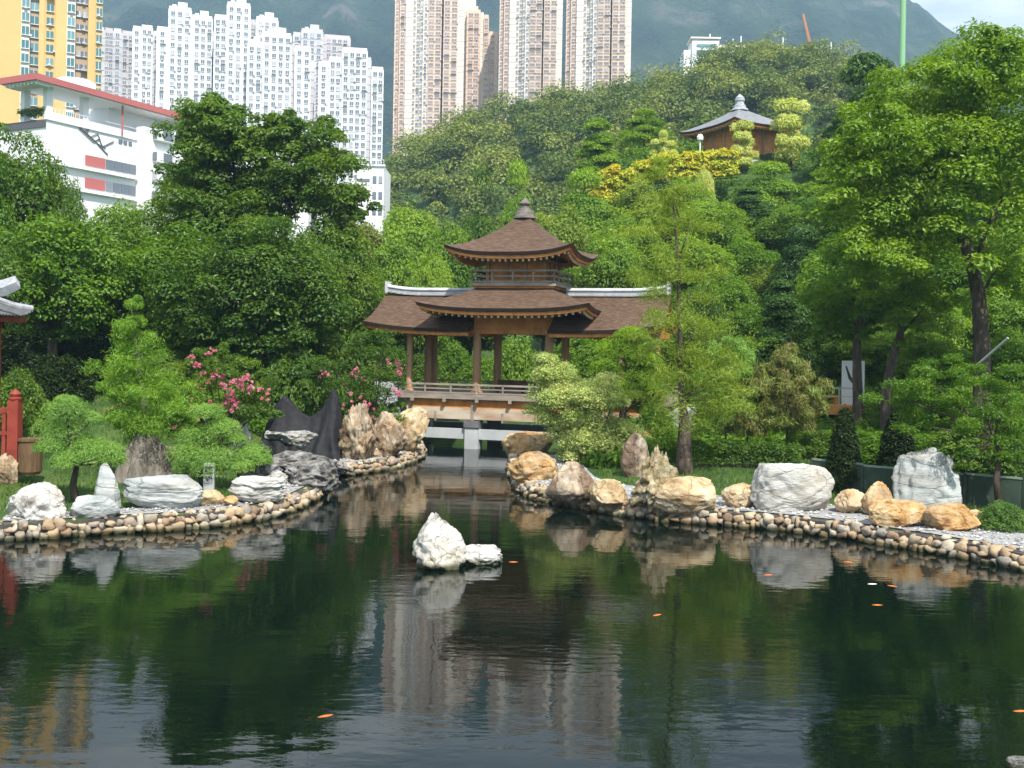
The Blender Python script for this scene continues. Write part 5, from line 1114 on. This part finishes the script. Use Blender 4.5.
rockmat('purple', (.09, .06, .045), (.22, .15, .10), (.50, .41, .29), (.58, .50, .38), 1.1, mapping=(1.4, 1, .9), stain=.7)
rockmat('scholar', (.07, .05, .03), (.32, .24, .12), (.54, .46, .30), (.30, .27, .16), 3.2, bd=.14, bs=9)
rockmat('dark', (.040, .038, .036), (.14, .135, .13), (.34, .33, .31), (.25, .22, .17), 2.6, bd=.14, bs=9)
rockmat('greytop', (.10, .10, .10), (.28, .275, .265), (.50, .49, .47), (.36, .33, .28), 2.6, bd=.12, bs=9)
rockmat('brown', (.07, .045, .03), (.28, .19, .11), (.50, .38, .25), (.46, .42, .34), 1.7, mapping=(1.4, 1.4, .7), bd=.12)
def rock(px, by, wpx, hpx, mat, label, seed=0, dy=.8, knob=.0, cuts=7, z0=.45, taper=0.0, rough=.10, name='boulder', group=None, lean=0.0, cat='rock', flat_top=False, sub=5, ridge=0.0, rz=0.0, layer=0.0):
    """boulder whose foot is at (px, by) and which measures wpx x hpx in the photograph's pixels at that depth"""
    q = G(px, by, z0); Y = q.y; s = Y/F; W, H = wpx*s, hpx*s; D = W*dy; rng = random.Random(seed*7+11)
    b = bmesh.new(); bmesh.ops.create_icosphere(b, subdivisions=sub, radius=1)
    off = Vector((rng.random()*50, rng.random()*50, rng.random()*50)); planes = []
    for i in range(cuts):
        n = Vector((rng.gauss(0, 1), rng.gauss(0, 1), rng.gauss(0, .7))).normalized(); planes.append((n, .62+.25*rng.random()))
    if flat_top: planes.append((Vector((rng.uniform(-.12, .12), rng.uniform(-.1, .1), 1)).normalized(), .62))
    for v in b.verts:
        d = v.co.normalized(); r = 1+.16*noise.noise(d*1.3+off)
        if knob: r += knob*(abs(noise.noise(d*2.6+off*2))*1.6-.3)+knob*.5*noise.noise(d*6+off)
        if ridge: r += ridge*(noise.ridged_multi_fractal(d*2.2+off, 1, 2, 4, 1, 2)-1)*.5
        p = d*r
        for n, k in planes:
            e_ = p.dot(n)-k
            if e_ > 0: p -= n*e_*.88
        p += d*rough*(noise.fractal(d*3.5+off, 1, 2.1, 5))*.8
        p += d*.05*(noise.ridged_multi_fractal(d*4+off, 1, 2.2, 4, 1, 2)-1.1)*(.6+rough*4)
        if layer: q_ = (p.z+p.x*.12)*5+noise.noise(p*1.5+off); f = 1+layer*(noise.noise(Vector((math.floor(q_)*3.7, seed, .5)))*1.5)-layer*.5*(abs(q_-round(q_)) < .12); p.x *= f; p.y *= f
        if taper: f = 1-taper*max(0, (p.z+.6)/1.6); p.x *= f; p.y *= f
        p.x += lean*max(0, p.z+.5)
        v.co = p
    xs = [v.co.x for v in b.verts]; ys = [v.co.y for v in b.verts]; zs = [v.co.z for v in b.verts]
    cx, cy_, zlo, zhi = (min(xs)+max(xs))/2, (min(ys)+max(ys))/2, min(zs), max(zs)
    sx, sy, sz = W/(max(xs)-min(xs)), D/(max(ys)-min(ys)), (H*1.22)/(zhi-zlo)
    for v in b.verts: v.co = Vector(((v.co.x-cx)*sx, (v.co.y-cy_)*sy, (v.co.z-zlo)*sz-H*.22))
    me = bpy.data.meshes.new(name); b.to_mesh(me); b.free(); me.polygons.foreach_set('use_smooth', [True]*len(me.polygons)); me.materials.append(RM[mat])
    o = link(bpy.data.objects.new(name, me)); o.location = (q.x, q.y+D*.45, z0); o.rotation_euler = (0, 0, rz); tag(o, label, cat, group); return o

# rock standing in the pond
def pond_rock():
    q = G(440, 571, 0); s = q.y/F
    rock(438, 571, 56, 55, 'white', 'pointed white rock standing in the pond', 3, .75, .16, 8, 0.0, .55, .12, 'pond_rock', lean=-.08)
    rock(478, 566, 50, 19, 'white', 'low white rock in the pond touching the pointed one', 4, .6, .15, 6, 0.0, .1, .12, 'pond_rock')
pond_rock()
# left bank
rock(27, 525, 66, 40, 'white', 'knobbly white boulder at the left end of the bank', 11, .8, .10, 6, .3, .15, .16)
rock(2, 488, 26, 34, 'brown', 'rounded brown boulder cut by the left edge', 12, .9, .05, 6, .5)
rock(88, 519, 52, 22, 'blue', 'flat blue-grey slab lying before the pointed upright stone', 13, .7, .02, 9, .42, .2, .05, lean=.1)
rock(103, 508, 28, 45, 'blue', 'pointed upright pale blue-grey stone', 14, .55, .0, 10, .5, .62, .05, 'standing_stone')
rock(157, 508, 84, 30, 'blue', 'long smooth stepped pale slab between pointed stone and stone marker', 115, .5, .0, 3, .5, .0, .04, flat_top=True, layer=.09)
rock(208, 506, 30, 15, 'tan', 'small cream rounded rock below the stone marker', 16, .7, .03, 6, .48)
rock(229, 505, 16, 9, 'orange', 'small orange stone between cream rock and white slab', 17, .8, .04, 5, .5, sub=4)
rock(252, 503, 60, 24, 'pale', 'whitish layered slab right of the stone marker', 118, .6, .02, 4, .5, .1, .05, flat_top=True, layer=.09)
rock(273, 488, 24, 17, 'pale', 'roundish pale rock behind the whitish layered slab', 19, .9, .12, 6, .6, .1, .12)
rock(255, 484, 46, 24, 'dark', 'dark pitted rock under the right bonsai pine', 20, .8, .14, 5, .6, .1, .16)
rock(306, 492, 60, 30, 'dark', 'large dark craggy ledge where the bank turns into the inlet', 21, 1.1, .2, 5, .25, .1, .2, ridge=.3)
rock(290, 476, 84, 22, 'dark', 'dark craggy rock stepped above the ledge', 22, .9, .2, 5, .5, .15, .2, ridge=.3)
rock(335, 474, 28, 12, 'dark', 'low dark rock at the inlet edge', 23, .9, .16, 5, .2, .1, .18)
rock(287, 451, 58, 20, 'greytop', 'grey flat-topped rock in front of the black netting', 24, .6, .12, 6, .8, -.3, .14, flat_top=True)
rock(234, 455, 30, 50, 'white', 'jagged white scholar rock behind the right bonsai pine', 25, .7, .22, 6, .8, .5, .22, 'scholar_rock', lean=.25, ridge=.3)
rock(355, 455, 40, 52, 'brown', 'craggy fluted brown rock right of the black netting', 26, .8, .16, 7, .7, .45, .2, ridge=.4)
rock(385, 452, 44, 40, 'brown', 'reddish brown rock behind the small tan pebbles', 27, .8, .1, 7, .7, .3, .1)
rock(408, 447, 40, 40, 'tan', 'tan rock with pointed top next to the bridge abutment', 28, .8, .06, 9, .7, -.25, .08, lean=.22)
rock(389, 455, 18, 10, 'tan', 'small tan rock on the inlet gravel, right one', 29, .8, .05, 5, .5, sub=4)
rock(374, 456, 14, 9, 'tan', 'small tan rock on the inlet gravel, left one', 30, .8, .05, 5, .5, sub=4)
rock(362, 459, 9, 6, 'pale', 'pale pebble at the foot of the fluted brown rock', 31, .8, .05, 5, .5, sub=3)
rock(112, 440, 20, 12, 'orange', 'orange rock beside the stone steps', 32, .8, .05, 5, .9, sub=4)
rock(160, 462, 26, 16, 'orange', 'orange rock behind the gnarled cypress base', 33, .8, .05, 6, .9)
# right bank
rock(528, 458, 54, 24, 'orange', 'blocky olive-tan boulder closest to the bridge', 41, .8, .03, 10, .3, .05, .05, flat_top=True)
rock(534, 484, 54, 30, 'orange', 'orange boulder overhanging the bank corner', 42, .8, .08, 8, .35, .1, .1)
rock(574, 499, 58, 36, 'purple', 'purple-brown and cream striped boulder', 43, .8, .02, 8, .40, .3, .05)
rock(609, 502, 42, 22, 'tan', 'tan triangular boulder right of the striped one', 44, .8, .02, 9, .48, .4, .05)
rock(660, 507, 58, 62, 'scholar', 'tall porous yellow-grey scholar rock', 45, .6, .28, 4, .48, .55, .3, 'scholar_rock', ridge=.5)
rock(687, 512, 64, 32, 'tan', 'smooth tan-orange boulder in front of the scholar rock', 46, .75, .03, 8, .42, .05, .05)
rock(741, 507, 34, 22, 'tan', 'rounded pinkish tan boulder left of the big white one', 47, .8, .05, 6, .5)
rock(797, 511, 88, 46, 'pale', 'big pale white boulder with flat top', 48, .6, .02, 10, .5, .12, .05, flat_top=True)
rock(855, 513, 34, 23, 'tan', 'cream boulder between big white boulder and orange rock', 49, .8, .04, 7, .5)
rock(881, 515, 32, 32, 'orange', 'upright orange rock left of the tall grey boulder', 50, .8, .08, 7, .5, .3, .1)
rock(903, 526, 60, 23, 'orange', 'flat orange block in front of the upright orange rock', 51, .6, .02, 9, .5, .02, .06, flat_top=True)
rock(935, 512, 70, 62, 'blue', 'tall grey-white boulder right of the dark juniper', 52, .6, .08, 9, .55, .15, .1, flat_top=True)
rock(957, 530, 54, 24, 'orange', 'orange boulder below the tall grey boulder', 53, .7, .05, 8, .5, .05, .06)
rock(978, 520, 16, 10, 'tan', 'small tan stone by the right fern-like bush', 54, .8, .05, 5, .6, sub=4)
rock(636, 476, 30, 42, 'purple', 'upright purple-brown rock behind the scholar rock', 55, .8, .06, 7, .6, .2, .08)
rock(645, 448, 28, 20, 'orange', 'orange flat rock behind the purple-brown upright one', 56, .8, .04, 8, .9)
rock(622, 440, 20, 14, 'white', 'white stone half hidden by the variegated shrub', 57, .8, .08, 6, 1.0)
rock(1026, 774, 26, 12, 'greytop', 'grey stone corner at the bottom right of the pond', 58, .9, .02, 8, .0)

# stone edging set in mortar
EDGE = surf('edging_stone', [(.0, (.10, .07, .05)), (.18, (.28, .19, .12)), (.34, (.44, .33, .20)), (.48, (.24, .22, .19)), (.62, (.54, .46, .34)), (.78, (.38, .26, .15)), (.9, (.30, .27, .24)), (1.0, (.56, .52, .45))], 5, 8, .8, .9, 16, .04, world=True, attr=.72)
_t = EDGE.node_tree; _p = [n for n in _t.nodes if n.type == 'BSDF_PRINCIPLED'][0]; _c = _p.inputs['Base Color'].links[0].from_socket; wet(_t, _c, _p)
MORT = surf('edging_mortar', [(.3, (.035, .03, .026)), (.7, (.09, .08, .07))], 4, 5, .9, .5, 20, .02, world=True)
GRAV = surf('gravel', [(.3, (.16, .16, .155)), (.5, (.32, .315, .31)), (.7, (.48, .47, .46))], 22, 5, .9, 1.0, 26, .03, world=True)
PEB = surf('pebbles', [(.0, (.16, .155, .15)), (.5, (.34, .335, .33)), (1, (.58, .57, .55))], 6, 3, .8, .2, world=True, attr=.85)
ICO = bmesh.new(); bmesh.ops.create_icosphere(ICO, subdivisions=2, radius=1); ICO.verts.ensure_lookup_table(); IV = [v.co.copy() for v in ICO.verts]; IFc = [tuple(v.index for v in f.verts) for f in ICO.faces]; ICO.free()
def edging(label, pts, side, seed, rows=((-.06, .25), (.16, .23)), size=(.12, .40), group='stone pond edgings'):
    """two courses of rounded stones following the shoreline; side=+1 when land lies to the left of the walking direction"""
    rng = random.Random(seed); P2 = [Vector((p.x, p.y, 0)) for p in pts]
    seg = [(b-a).length for a, b in zip(P2[:-1], P2[1:])]; tot = sum(seg)
    def at(t):
        for (a, b), l in zip(zip(P2[:-1], P2[1:]), seg):
            if t <= l: return a.lerp(b, t/l), (b-a).normalized()
            t -= l
        return P2[-1], (P2[-1]-P2[-2]).normalized()
    e = empty('pond_edging', tuple(P2[0]), label, 'stone edging', group); off = P2[0]
    st = MB()
    for r_i, (z, h) in enumerate(rows):
        t = 0
        while t < tot:
            l = rng.uniform(*size)*(1 if r_i else 1.0); p, d = at(t+l/2); n = Vector((-d.y, d.x, 0))*side
            zj = rng.uniform(-.05, .07); ang = math.atan2(d.y, d.x); M_ = Matrix.Rotation(ang+rng.uniform(-.25, .25), 3, 'Z') @ Matrix.Rotation(rng.uniform(-.4, .4), 3, 'Y')
            c = p+n*(.10+.09*r_i+rng.uniform(-.04, .04))+Vector((0, 0, z+h*.5+rng.uniform(-.02, .03)+zj)); o_ = Vector((rng.random()*9, rng.random()*9, 0))
            sx, sy, sz = l*.48, .19*rng.uniform(.75, 1.3), h*.52*rng.uniform(.62, 1.3); vv = []
            for v in IV:
                q = Vector([math.copysign(abs(k)**.60, k) for k in v])*(1+.5*noise.noise(v*1.3+o_)); vv.append(M_ @ Vector((q.x*sx, q.y*sy, q.z*sz))+c-off)
            st.add(vv, IFc, 0, rng.random()); t += l*.94
    for i in range(int(tot*6)):
        p, d = at(rng.random()*tot); n = Vector((-d.y, d.x, 0))*side; c = p+n*rng.uniform(.0, .42)+Vector((0, 0, 0)); s_ = rng.uniform(.04, .10); c.z = rng.uniform(.02, .40) if (c-p).length < .12 else .42+s_*.3; o_ = Vector((rng.random()*9, 0, 0)); a_ = rng.uniform(.6, 1.6)
        st.add([Vector((v.x*s_*a_, v.y*s_, v.z*s_*.8))*(1+.5*noise.noise(v*1.3+o_))+c-off for v in IV], IFc, 0, rng.random())
    st.build('stonework', EDGE, e, smooth=True, fix=False)
    mo = MB(); k = int(tot/.3)
    rows_ = [[], [], []]
    for i in range(k+1):
        p, d = at(tot*i/k); n = Vector((-d.y, d.x, 0))*side
        rows_[0].append(p+n*.10+Vector((0, 0, -1.2))-off); rows_[1].append(p+n*.12+Vector((0, 0, BANK-.02))-off); rows_[2].append(p+n*.62+Vector((0, 0, BANK+.015))-off)
    mo.grid(rows_); mo.build('mortar_bed', MORT, e, fix=False)
    return at, tot
gv = MB(); pb = MB()
def gravel(pts, side, w0, w1, seed, dens=9):
    P2 = [Vector((p.x, p.y, 0)) for p in pts]; rng = random.Random(seed); rows = [[], [], []]
    def nrm(i):
        a = P2[max(0, i-1)]; b = P2[min(len(P2)-1, i+1)]; d = (b-a).normalized(); return Vector((-d.y, d.x, 0))*side
    for i, p in enumerate(P2):
        n = nrm(i)
        for k, dd in enumerate((w0, (w0+w1)/2, w1)):
            q = p+n*dd; rows[k].append((q.x, q.y, max(BANK+.035, 0 if k < 2 else tz(q.x, q.y)+.02)))
    gv.grid(rows)
    for i in range(len(P2)-1):
        a, b = P2[i], P2[i+1]; n0, n1 = nrm(i), nrm(i+1)
        for j in range(int((b-a).length*(w1-w0)*dens)):
            t = rng.random(); q = a.lerp(b, t)+n0.lerp(n1, t)*rng.uniform(w0, w1); s = rng.uniform(.025, .07)
            M_ = Matrix.Rotation(rng.random()*6, 3, 'Z'); vv = [M_ @ Vector((x*s*1.3, y*s, z_*s*.7))+Vector((q.x, q.y, BANK+.04+s*.3)) for x, y, z_ in ((1, 0, 0), (.2, 1, 0), (-1, .3, 0), (-.3, -1, 0), (.1, 0, 1), (0, 0, -1))]
            pb.add(vv, [(0, 1, 4), (1, 2, 4), (2, 3, 4), (3, 0, 4), (1, 0, 5), (2, 1, 5), (3, 2, 5), (0, 3, 5)], 0, rng.random())
edging('rounded tan stone edging along the left bank below the pale slabs', SHORE_L[1:], 1, 1)
edging('stone edging around the small gravel tongue left of the bridge', SHORE_M, 1, 2, size=(.22, .42))
edging('rounded tan stone edging along the right bank below the boulders', SHORE_R[1:], -1 if False else 1, 3)
gravel(SHORE_L[2:-1], 1, .45, 1.5, 4, 30); gravel(SHORE_M, 1, .4, 2.0, 5, 30); gravel(SHORE_R[2:], 1, .45, 3.0, 6, 26)
tag(gv.build('gravel', GRAV, fix=False), kind='structure'); tag(pb.build('pebbles', PEB, fix=False), 'loose pale grey pebbles spread behind the stone edging', 'pebbles', kind='stuff')

# grass blades near the banks
def grass():
    rng = np.random.default_rng(7); n = 60000; x = rng.uniform(-24, 22, n); y = rng.uniform(26, 48, n); sd_ = pond_sd(x, y); k = (sd_ > 1.8)
    k &= ~((x > 0) & (sd_ < 3.2)); x, y = x[k], y[k]; z = terrain(x, y, sd_[k]); n = len(x)
    a = rng.uniform(0, 6.28, n); h = rng.uniform(.05, .15, n); w_ = .02; dx, dy = np.cos(a)*w_, np.sin(a)*w_; lx, ly = rng.normal(0, .04, n), rng.normal(0, .04, n)
    V = np.stack([np.stack([x-dx, y-dy, z-.01], 1), np.stack([x+dx, y+dy, z-.01], 1), np.stack([x+lx+dx*.2, y+ly, z+h], 1), np.stack([x+lx-dx*.2, y+ly, z+h], 1)], 1).reshape(-1, 3)
    o = link(bpy.data.objects.new('grass', np_mesh('grass', V, np.arange(n*4).reshape(-1, 4), rng.random(n), [FO['deep']]))); tag(o, 'short green grass behind the bank stones', 'grass', kind='stuff')
grass()

# ------------------------------------------------------------------ black shade netting draped over shrubs
def netting():
    Y = G(320, 451, .7).y; s = Y/F; prof = [(262, 438), (268, 420), (275, 405), (283, 395), (291, 401), (300, 411), (311, 417), (321, 410), (327, 399), (332, 388), (337, 396), (341, 420), (344, 440)]
    pr = lambda u: np.interp(262+82*u, [a for a, _ in prof], [b for _, b in prof])
    rows = []; nu, nv = 90, 26; base = P(302, 452, Y); 
    for side in (1, -1):
        for j in range(nv+1):
            v = j/nv; row = []
            for i in range(nu+1):
                u = i/nu; top = P(262+82*u, pr(u), Y); zb = tz(top.x, Y)+.03; z = top.z+(zb-top.z)*v**.85
                fold = math.sin(u*34+math.sin(v*3+u*7)*1.4)*.10*v+noise.noise(Vector((u*9, v*3, side)))*.16*v
                yy = (-(.1+1.15*v**1.2)-fold)*side; row.append((top.x-base.x+math.sin(v*5+u*9)*.05, yy, z))
            rows.append(row) if side == 1 else None
            if side == -1: rows.insert(0, row)
    b = MB(); b.grid(rows); o = b.build('shade_netting', surf('black_netting', [(.3, (.006, .006, .007)), (.7, (.022, .022, .025))], 5, 6, .75, .5, 40, .01), smooth=True, fix=False); o.location = (base.x, Y, 0)
    tag(o, 'black shade netting draped in two peaks over stakes behind the grey rocks', 'netting')
netting()
# carved stone marker
def marker():
    q = G(209, 489, .55); s = q.y/F; e = empty('stone_marker', tuple(q), 'upright pale stone marker with two black carved characters', 'marker'); h_, w_ = 26*s, 10.5*s
    b = MB(); b.box((0, 0, h_/2-.1), (w_, .16, h_+.2)); b.build('slab', surf('marker_stone', [(.3, (.30, .31, .31)), (.7, (.46, .47, .47))], 5, 6, .8, .3, 20, .01), e, bevel=.02)
    ink = plain('carved_black', (.012, .012, .014), .9)
    for i, ch in enumerate('英雄'):
        c = bpy.data.curves.new('character', 'FONT'); c.body = ch; c.size = w_*.78; c.extrude = .006; c.offset = .010; c.align_x = 'CENTER'; c.align_y = 'CENTER'; c.materials.append(ink)
        oc = bpy.data.objects.new('character', c); scene.collection.objects.link(oc); bpy.context.view_layer.update(); mc = bpy.data.meshes.new_from_object(oc.evaluated_get(bpy.context.evaluated_depsgraph_get())); bpy.data.objects.remove(oc)
        o = link(bpy.data.objects.new('character', mc), e); o.rotation_euler = (R(90), 0, 0); o.location = (0, -.092, h_*(.72-.38*i))
marker()
# tiled roof corner of the building at the left edge
def roof_corner():
    Y = 33; c = P(27, 318, Y-1.2); e = empty('gatehouse', (-20.3, 34.5, 0), 'grey tiled roof corner of a red timber gatehouse at the left edge', 'gatehouse'); zE = c.z+.15; e.scale = (1, .5, 1)
    b = MB(); n = 40
    for s in range(4):
        a = s*math.pi/2; ca, sa = math.cos(a), math.sin(a)
        for th_, mi_ in ((0, 0),):
            rows = []
            for j in range(11):
                v = j/10; r = 3.1-2.2*v; row = []
                for i in range(n*2+1):
                    u = -1+i/n; x = u*r; y = -r; z = zE-.05+.95*v**1.15+.22*abs(u)**4*(1-v)+.045*abs(math.sin(u*r/3.1*n*.55)); row.append((x*ca-y*sa, x*sa+y*ca, z))
                rows.append(row)
            b.grid(rows, mi_)
    b.build('roof', TILED, e, fix=False)
    b = MB()
    for s in range(4):
        a = s*math.pi/2+math.pi/4; pts = [(math.cos(a)*r, math.sin(a)*r, z) for r, z in ((4.35, zE+.26), (3.6, zE+.34), (2.6, zE+.62), (1.3, zE+1.02))]; b.tube(pts, [.10, .12, .12, .12], 8)
    b.tube([(-3, -.6, zE+.75), (2.2, -.6, zE+.78), (3.0, -.6, zE+.9), (3.45, -.6, zE+1.1)], [.3, .3, .28, .24], 4); b.box((0, 0, zE+1.15), (1.9, 1.9, .5)); b.box((0, 0, zE+1.45), (2.1, 2.1, .12)); b.build('ridge', TILE, e)
    redp = surf('red_timber', [(.3, (.18, .028, .018)), (.7, (.30, .05, .03))], 2, 6, .55, .2); b = MB()
    for s in range(4):
        M_ = Matrix.Rotation(s*math.pi/2, 3, 'Z'); b.box(M_ @ Vector((0, -2.85, zE-.16)), (5.8, .12, .2), rz=s*math.pi/2); b.box(M_ @ Vector((0, -2.2, zE-.35)), (4.6, .2, .3), rz=s*math.pi/2)
    b.box((0, 0, zE-.12), (5.4, 5.4, .06)); b.build('eave_beams', redp, e)
    for x in (-2.1, 2.1):
        for y in (-2.1, 2.1): b = MB(); b.tube([(x, y, .3), (x, y, zE-.3)], .14, 12); b.build('column', redp, e)
    # red railing fence
    e2 = empty('red_fence', tuple(G(14, 474, .9)), 'dark red timber fence with capped end post at the left edge', 'fence'); Yf = G(14, 474, .9).y; s = Yf/F; H = 74*s
    b = MB(); b.box((0, 0, H/2), (.34, .34, H)); b.lathe([(.2, 0), (.22, .06), (.14, .10), (.18, .2), (.08, .32), (.0, .36)], (0, 0, H), 14); b.build('post', redp, e2)
    b = MB(); b.box((-1.6, 0, H*.86), (2.9, .12, .16)); b.box((-1.6, 0, H*.2), (2.9, .12, .16)); b.box((-1.6, 0, H*.55), (2.9, .1, .12)); b.build('rail', redp, e2)
    for i in range(10): b = MB(); b.box((-.35-i*.28, 0, H*.52), (.12, .08, H*.7)); b.build('picket', redp, e2)
    q = G(30, 474, .9); b = MB(); b.lathe([(.30, 0), (.36, .1), (.38, .7), (.36, 1.05), (.40, 1.1), (.40, 1.18), (.33, 1.18)], tuple(q), 20); o = b.build('planter_tub', surf('tub_brown', [(.3, (.08, .045, .02)), (.7, (.17, .10, .05))], 3, 5, .7, .3, mapping=(4, 4, .5))); tag(o, 'brown round planter tub right of the red fence', 'planter')
    q = G(44, 436, 1.0); e3 = empty('notice_board', tuple(q), 'small white notice board behind the left bonsai pine', 'sign'); b = MB(); b.box((0, -.03, .62), (.55, .04, .5)); b.build('panel', FRAME, e3); b = MB(); b.box((-.2, 0, .2), (.05, .04, .5)); b.box((.2, 0, .2), (.05, .04, .5)); b.build('legs', WOOD_D, e3)
roof_corner()
# stone steps and rail on the left
def steps():
    q0 = G(99, 444, 1.0); e = empty('stone_steps', tuple(q0), 'grey stone steps climbing between the left bonsai pine and the cypress', 'steps')
    for i in range(8): b = MB(); b.box((.08*i, .42*i, .1+.17*i), (1.15, .46, .22)); b.build('step', CONC, e, bevel=.02)
    b = MB(); pts = [(-.9, -.2, .8), (-.4, .8, 1.15), (.2, 1.8, 1.55), (.8, 2.4, 1.75), (1.3, 2.6, 1.75)]; b.tube(pts, .06, 8); [b.tube([p, (p[0], p[1], p[2]-.9)], .04, 6) for p in pts]; b.build('handrail', WOOD_D, e)
steps()
# wooden deck with white panel on the slope
def deck():
    Y = 51; c = P(832, 410, Y); e = empty('viewing_deck', tuple(c), 'small orange timber deck with metal railing and white panel on the slope', 'deck'); s = Y/F
    b = MB(); b.box((.3, .6, 0), (2.6, 1.6, .45)); [b.box((x, y, -.9), (.14, .14, 1.6)) for x in (-.8, 1.4) for y in (0, 1.2)]; b.build('platform', WOOD_O, e)
    b = MB(); [b.box((x, -.12, .62), (.06, .06, 1.0)) for x in (-.95, .3, 1.5)]; b.box((.28, -.12, 1.12), (2.5, .07, .07)); b.box((.28, -.12, .7), (2.5, .03, .03)); b.build('railing', plain('galvanised', (.5, .52, .52), .4, metal=.6), e)
    b = MB(); b.box((1.35, .9, 1.35), (1.15, .1, 2.3)); b.build('white_panel', W_WHITE, e); b = MB(); b.box((-.1, .7, .65), (1.3, .35, .10)); b.box((-.6, .7, .4), (.1, .3, .45)); b.box((.4, .7, .4), (.1, .3, .45)); b.build('bench', WOOD_O, e)
deck()
q0, q1 = P(960, 380, 43), P(1008, 338, 41); b = MB(); b.tube([(0, 0, 0), tuple(q1-q0)], .05, 8); o = b.build('support_pole', plain('pole_grey', (.4, .41, .4), .5)); o.location = q0; tag(o, 'slanting grey prop pole behind the leaning shrub tree', 'pole')
for px, top, by in [(795, 200, 232), (826, 196, 222), (812, 208, 235)]: pass
# green windbreak netting panels among the slope trees
for i, (px, py, wd, ht, lab) in enumerate([(866, 135, 34, 52, 'green windbreak net below the tall pine')]):
    Y = 99-i*1.0; c = P(px, py+ht/2, Y); s = Y/F; e = empty('net_screen', tuple(c), lab, 'net screen'); b = MB(); n = 14
    b.grid([[((-.5+k/n)*wd*s, .12*math.sin(k*1.3+j), j/6*ht*s) for k in range(n+1)] for j in range(7)]); b.build('net', plain('net_green%d' % i, (.08, .16, .10), .9), e, smooth=True, fix=False)
    b = MB(); [b.tube([(x*wd*s, .05, -1), (x*wd*s, .05, ht*s+.2)], .05, 6) for x in (-.5, 0, .5)]; b.build('post', FRAME, e)
# low dark green fence behind the right boulders
FG = surf('fence_green', [(.3, (.030, .050, .034)), (.7, (.060, .085, .058))], 2, 5, .9, .3, world=True)
pts_ = [G(812, 484, .7), G(862, 490, .7), G(905, 494, .7), G(965, 500, .7), G(1024, 506, .7), G(1090, 516, .7)]
for i in range(len(pts_)-1):
    a, b_ = pts_[i], pts_[i+1]; d = b_-a; s_ = a.y/F
    lab = ['section of low dark green fence between grass and left dark juniper', 'section of low dark green fence between the two dark junipers', 'section of low dark green fence hidden behind the tall grey boulder', 'section of low dark green fence right of the tall grey boulder', 'section of low dark green fence leaving the right edge'][i]
    e = empty('low_fence', tuple(a), lab, 'fence', 'low green fence sections', rz=math.atan2(d.y, d.x)); z0 = tz(a.x, a.y)-a.z; m_ = MB(); m_.box((d.length/2, 0, z0+.5), (d.length-.12, .06, 1.0)); m_.build('panel', FG, e)
    m_ = MB(); m_.box((d.length/2, 0, z0+1.04), (d.length, .10, .06)); m_.build('rail', plain('rail_grey_green%d' % i, (.20, .25, .20)), e); m_ = MB(); m_.box((0, 0, z0+.5), (.10, .12, 1.1)); m_.build('post', FG, e)
# koi
KO = surf('koi_orange', [(.4, (.50, .10, .02)), (.6, (.62, .17, .03))], 3, 3, .3, 0); KW = plain('koi_white', (.75, .70, .62), .3)
for i, (px, py, ang, col, lab) in enumerate([(325, 716, .5, KO, 'orange koi at the lower left of the pond'), (513, 562, .1, KO, 'orange koi right of the low white pond rock'), (657, 615, .6, KO, 'orange koi in the middle of the right pond half'), (768, 575, .2, KO, 'orange koi below the rounded pinkish tan boulder'), (848, 562, -.3, KO, 'orange koi below the cream boulder'),
      (892, 586, -.6, KO, 'orange koi below the flat orange block'), (877, 605, 0, KO, 'orange koi furthest from the right bank near the white one'), (872, 584, .1, KW, 'white koi among the orange ones at the right'), (1020, 711, .1, KO, 'orange koi at the right edge')]):
    q = G(px, py, .0); e = empty('koi', (q.x, q.y, -.008), lab, 'fish', 'koi in the pond', rz=ang); Lk = .34
    b = MB(); prof = [(-.5, .01), (-.4, .05), (-.2, .10), (0, .12), (.2, .105), (.35, .075), (.45, .04), (.5, .01)]
    b.grid([[(x*Lk, math.cos(a)*r*Lk, math.sin(a)*r*Lk*.9-.012) for a in [2*math.pi*k/10 for k in range(10)]] for x, r in prof], close=True); b.build('body', col, e, smooth=True)
    b = MB(); b.add([(-.46*Lk, 0, .0), (-.68*Lk, .10*Lk, .01), (-.62*Lk, 0, .005), (-.68*Lk, -.10*Lk, .01), (-.46*Lk, 0, -.02)], [(0, 1, 2), (0, 2, 3), (4, 2, 1), (4, 3, 2)]); b.build('tail', col, e)
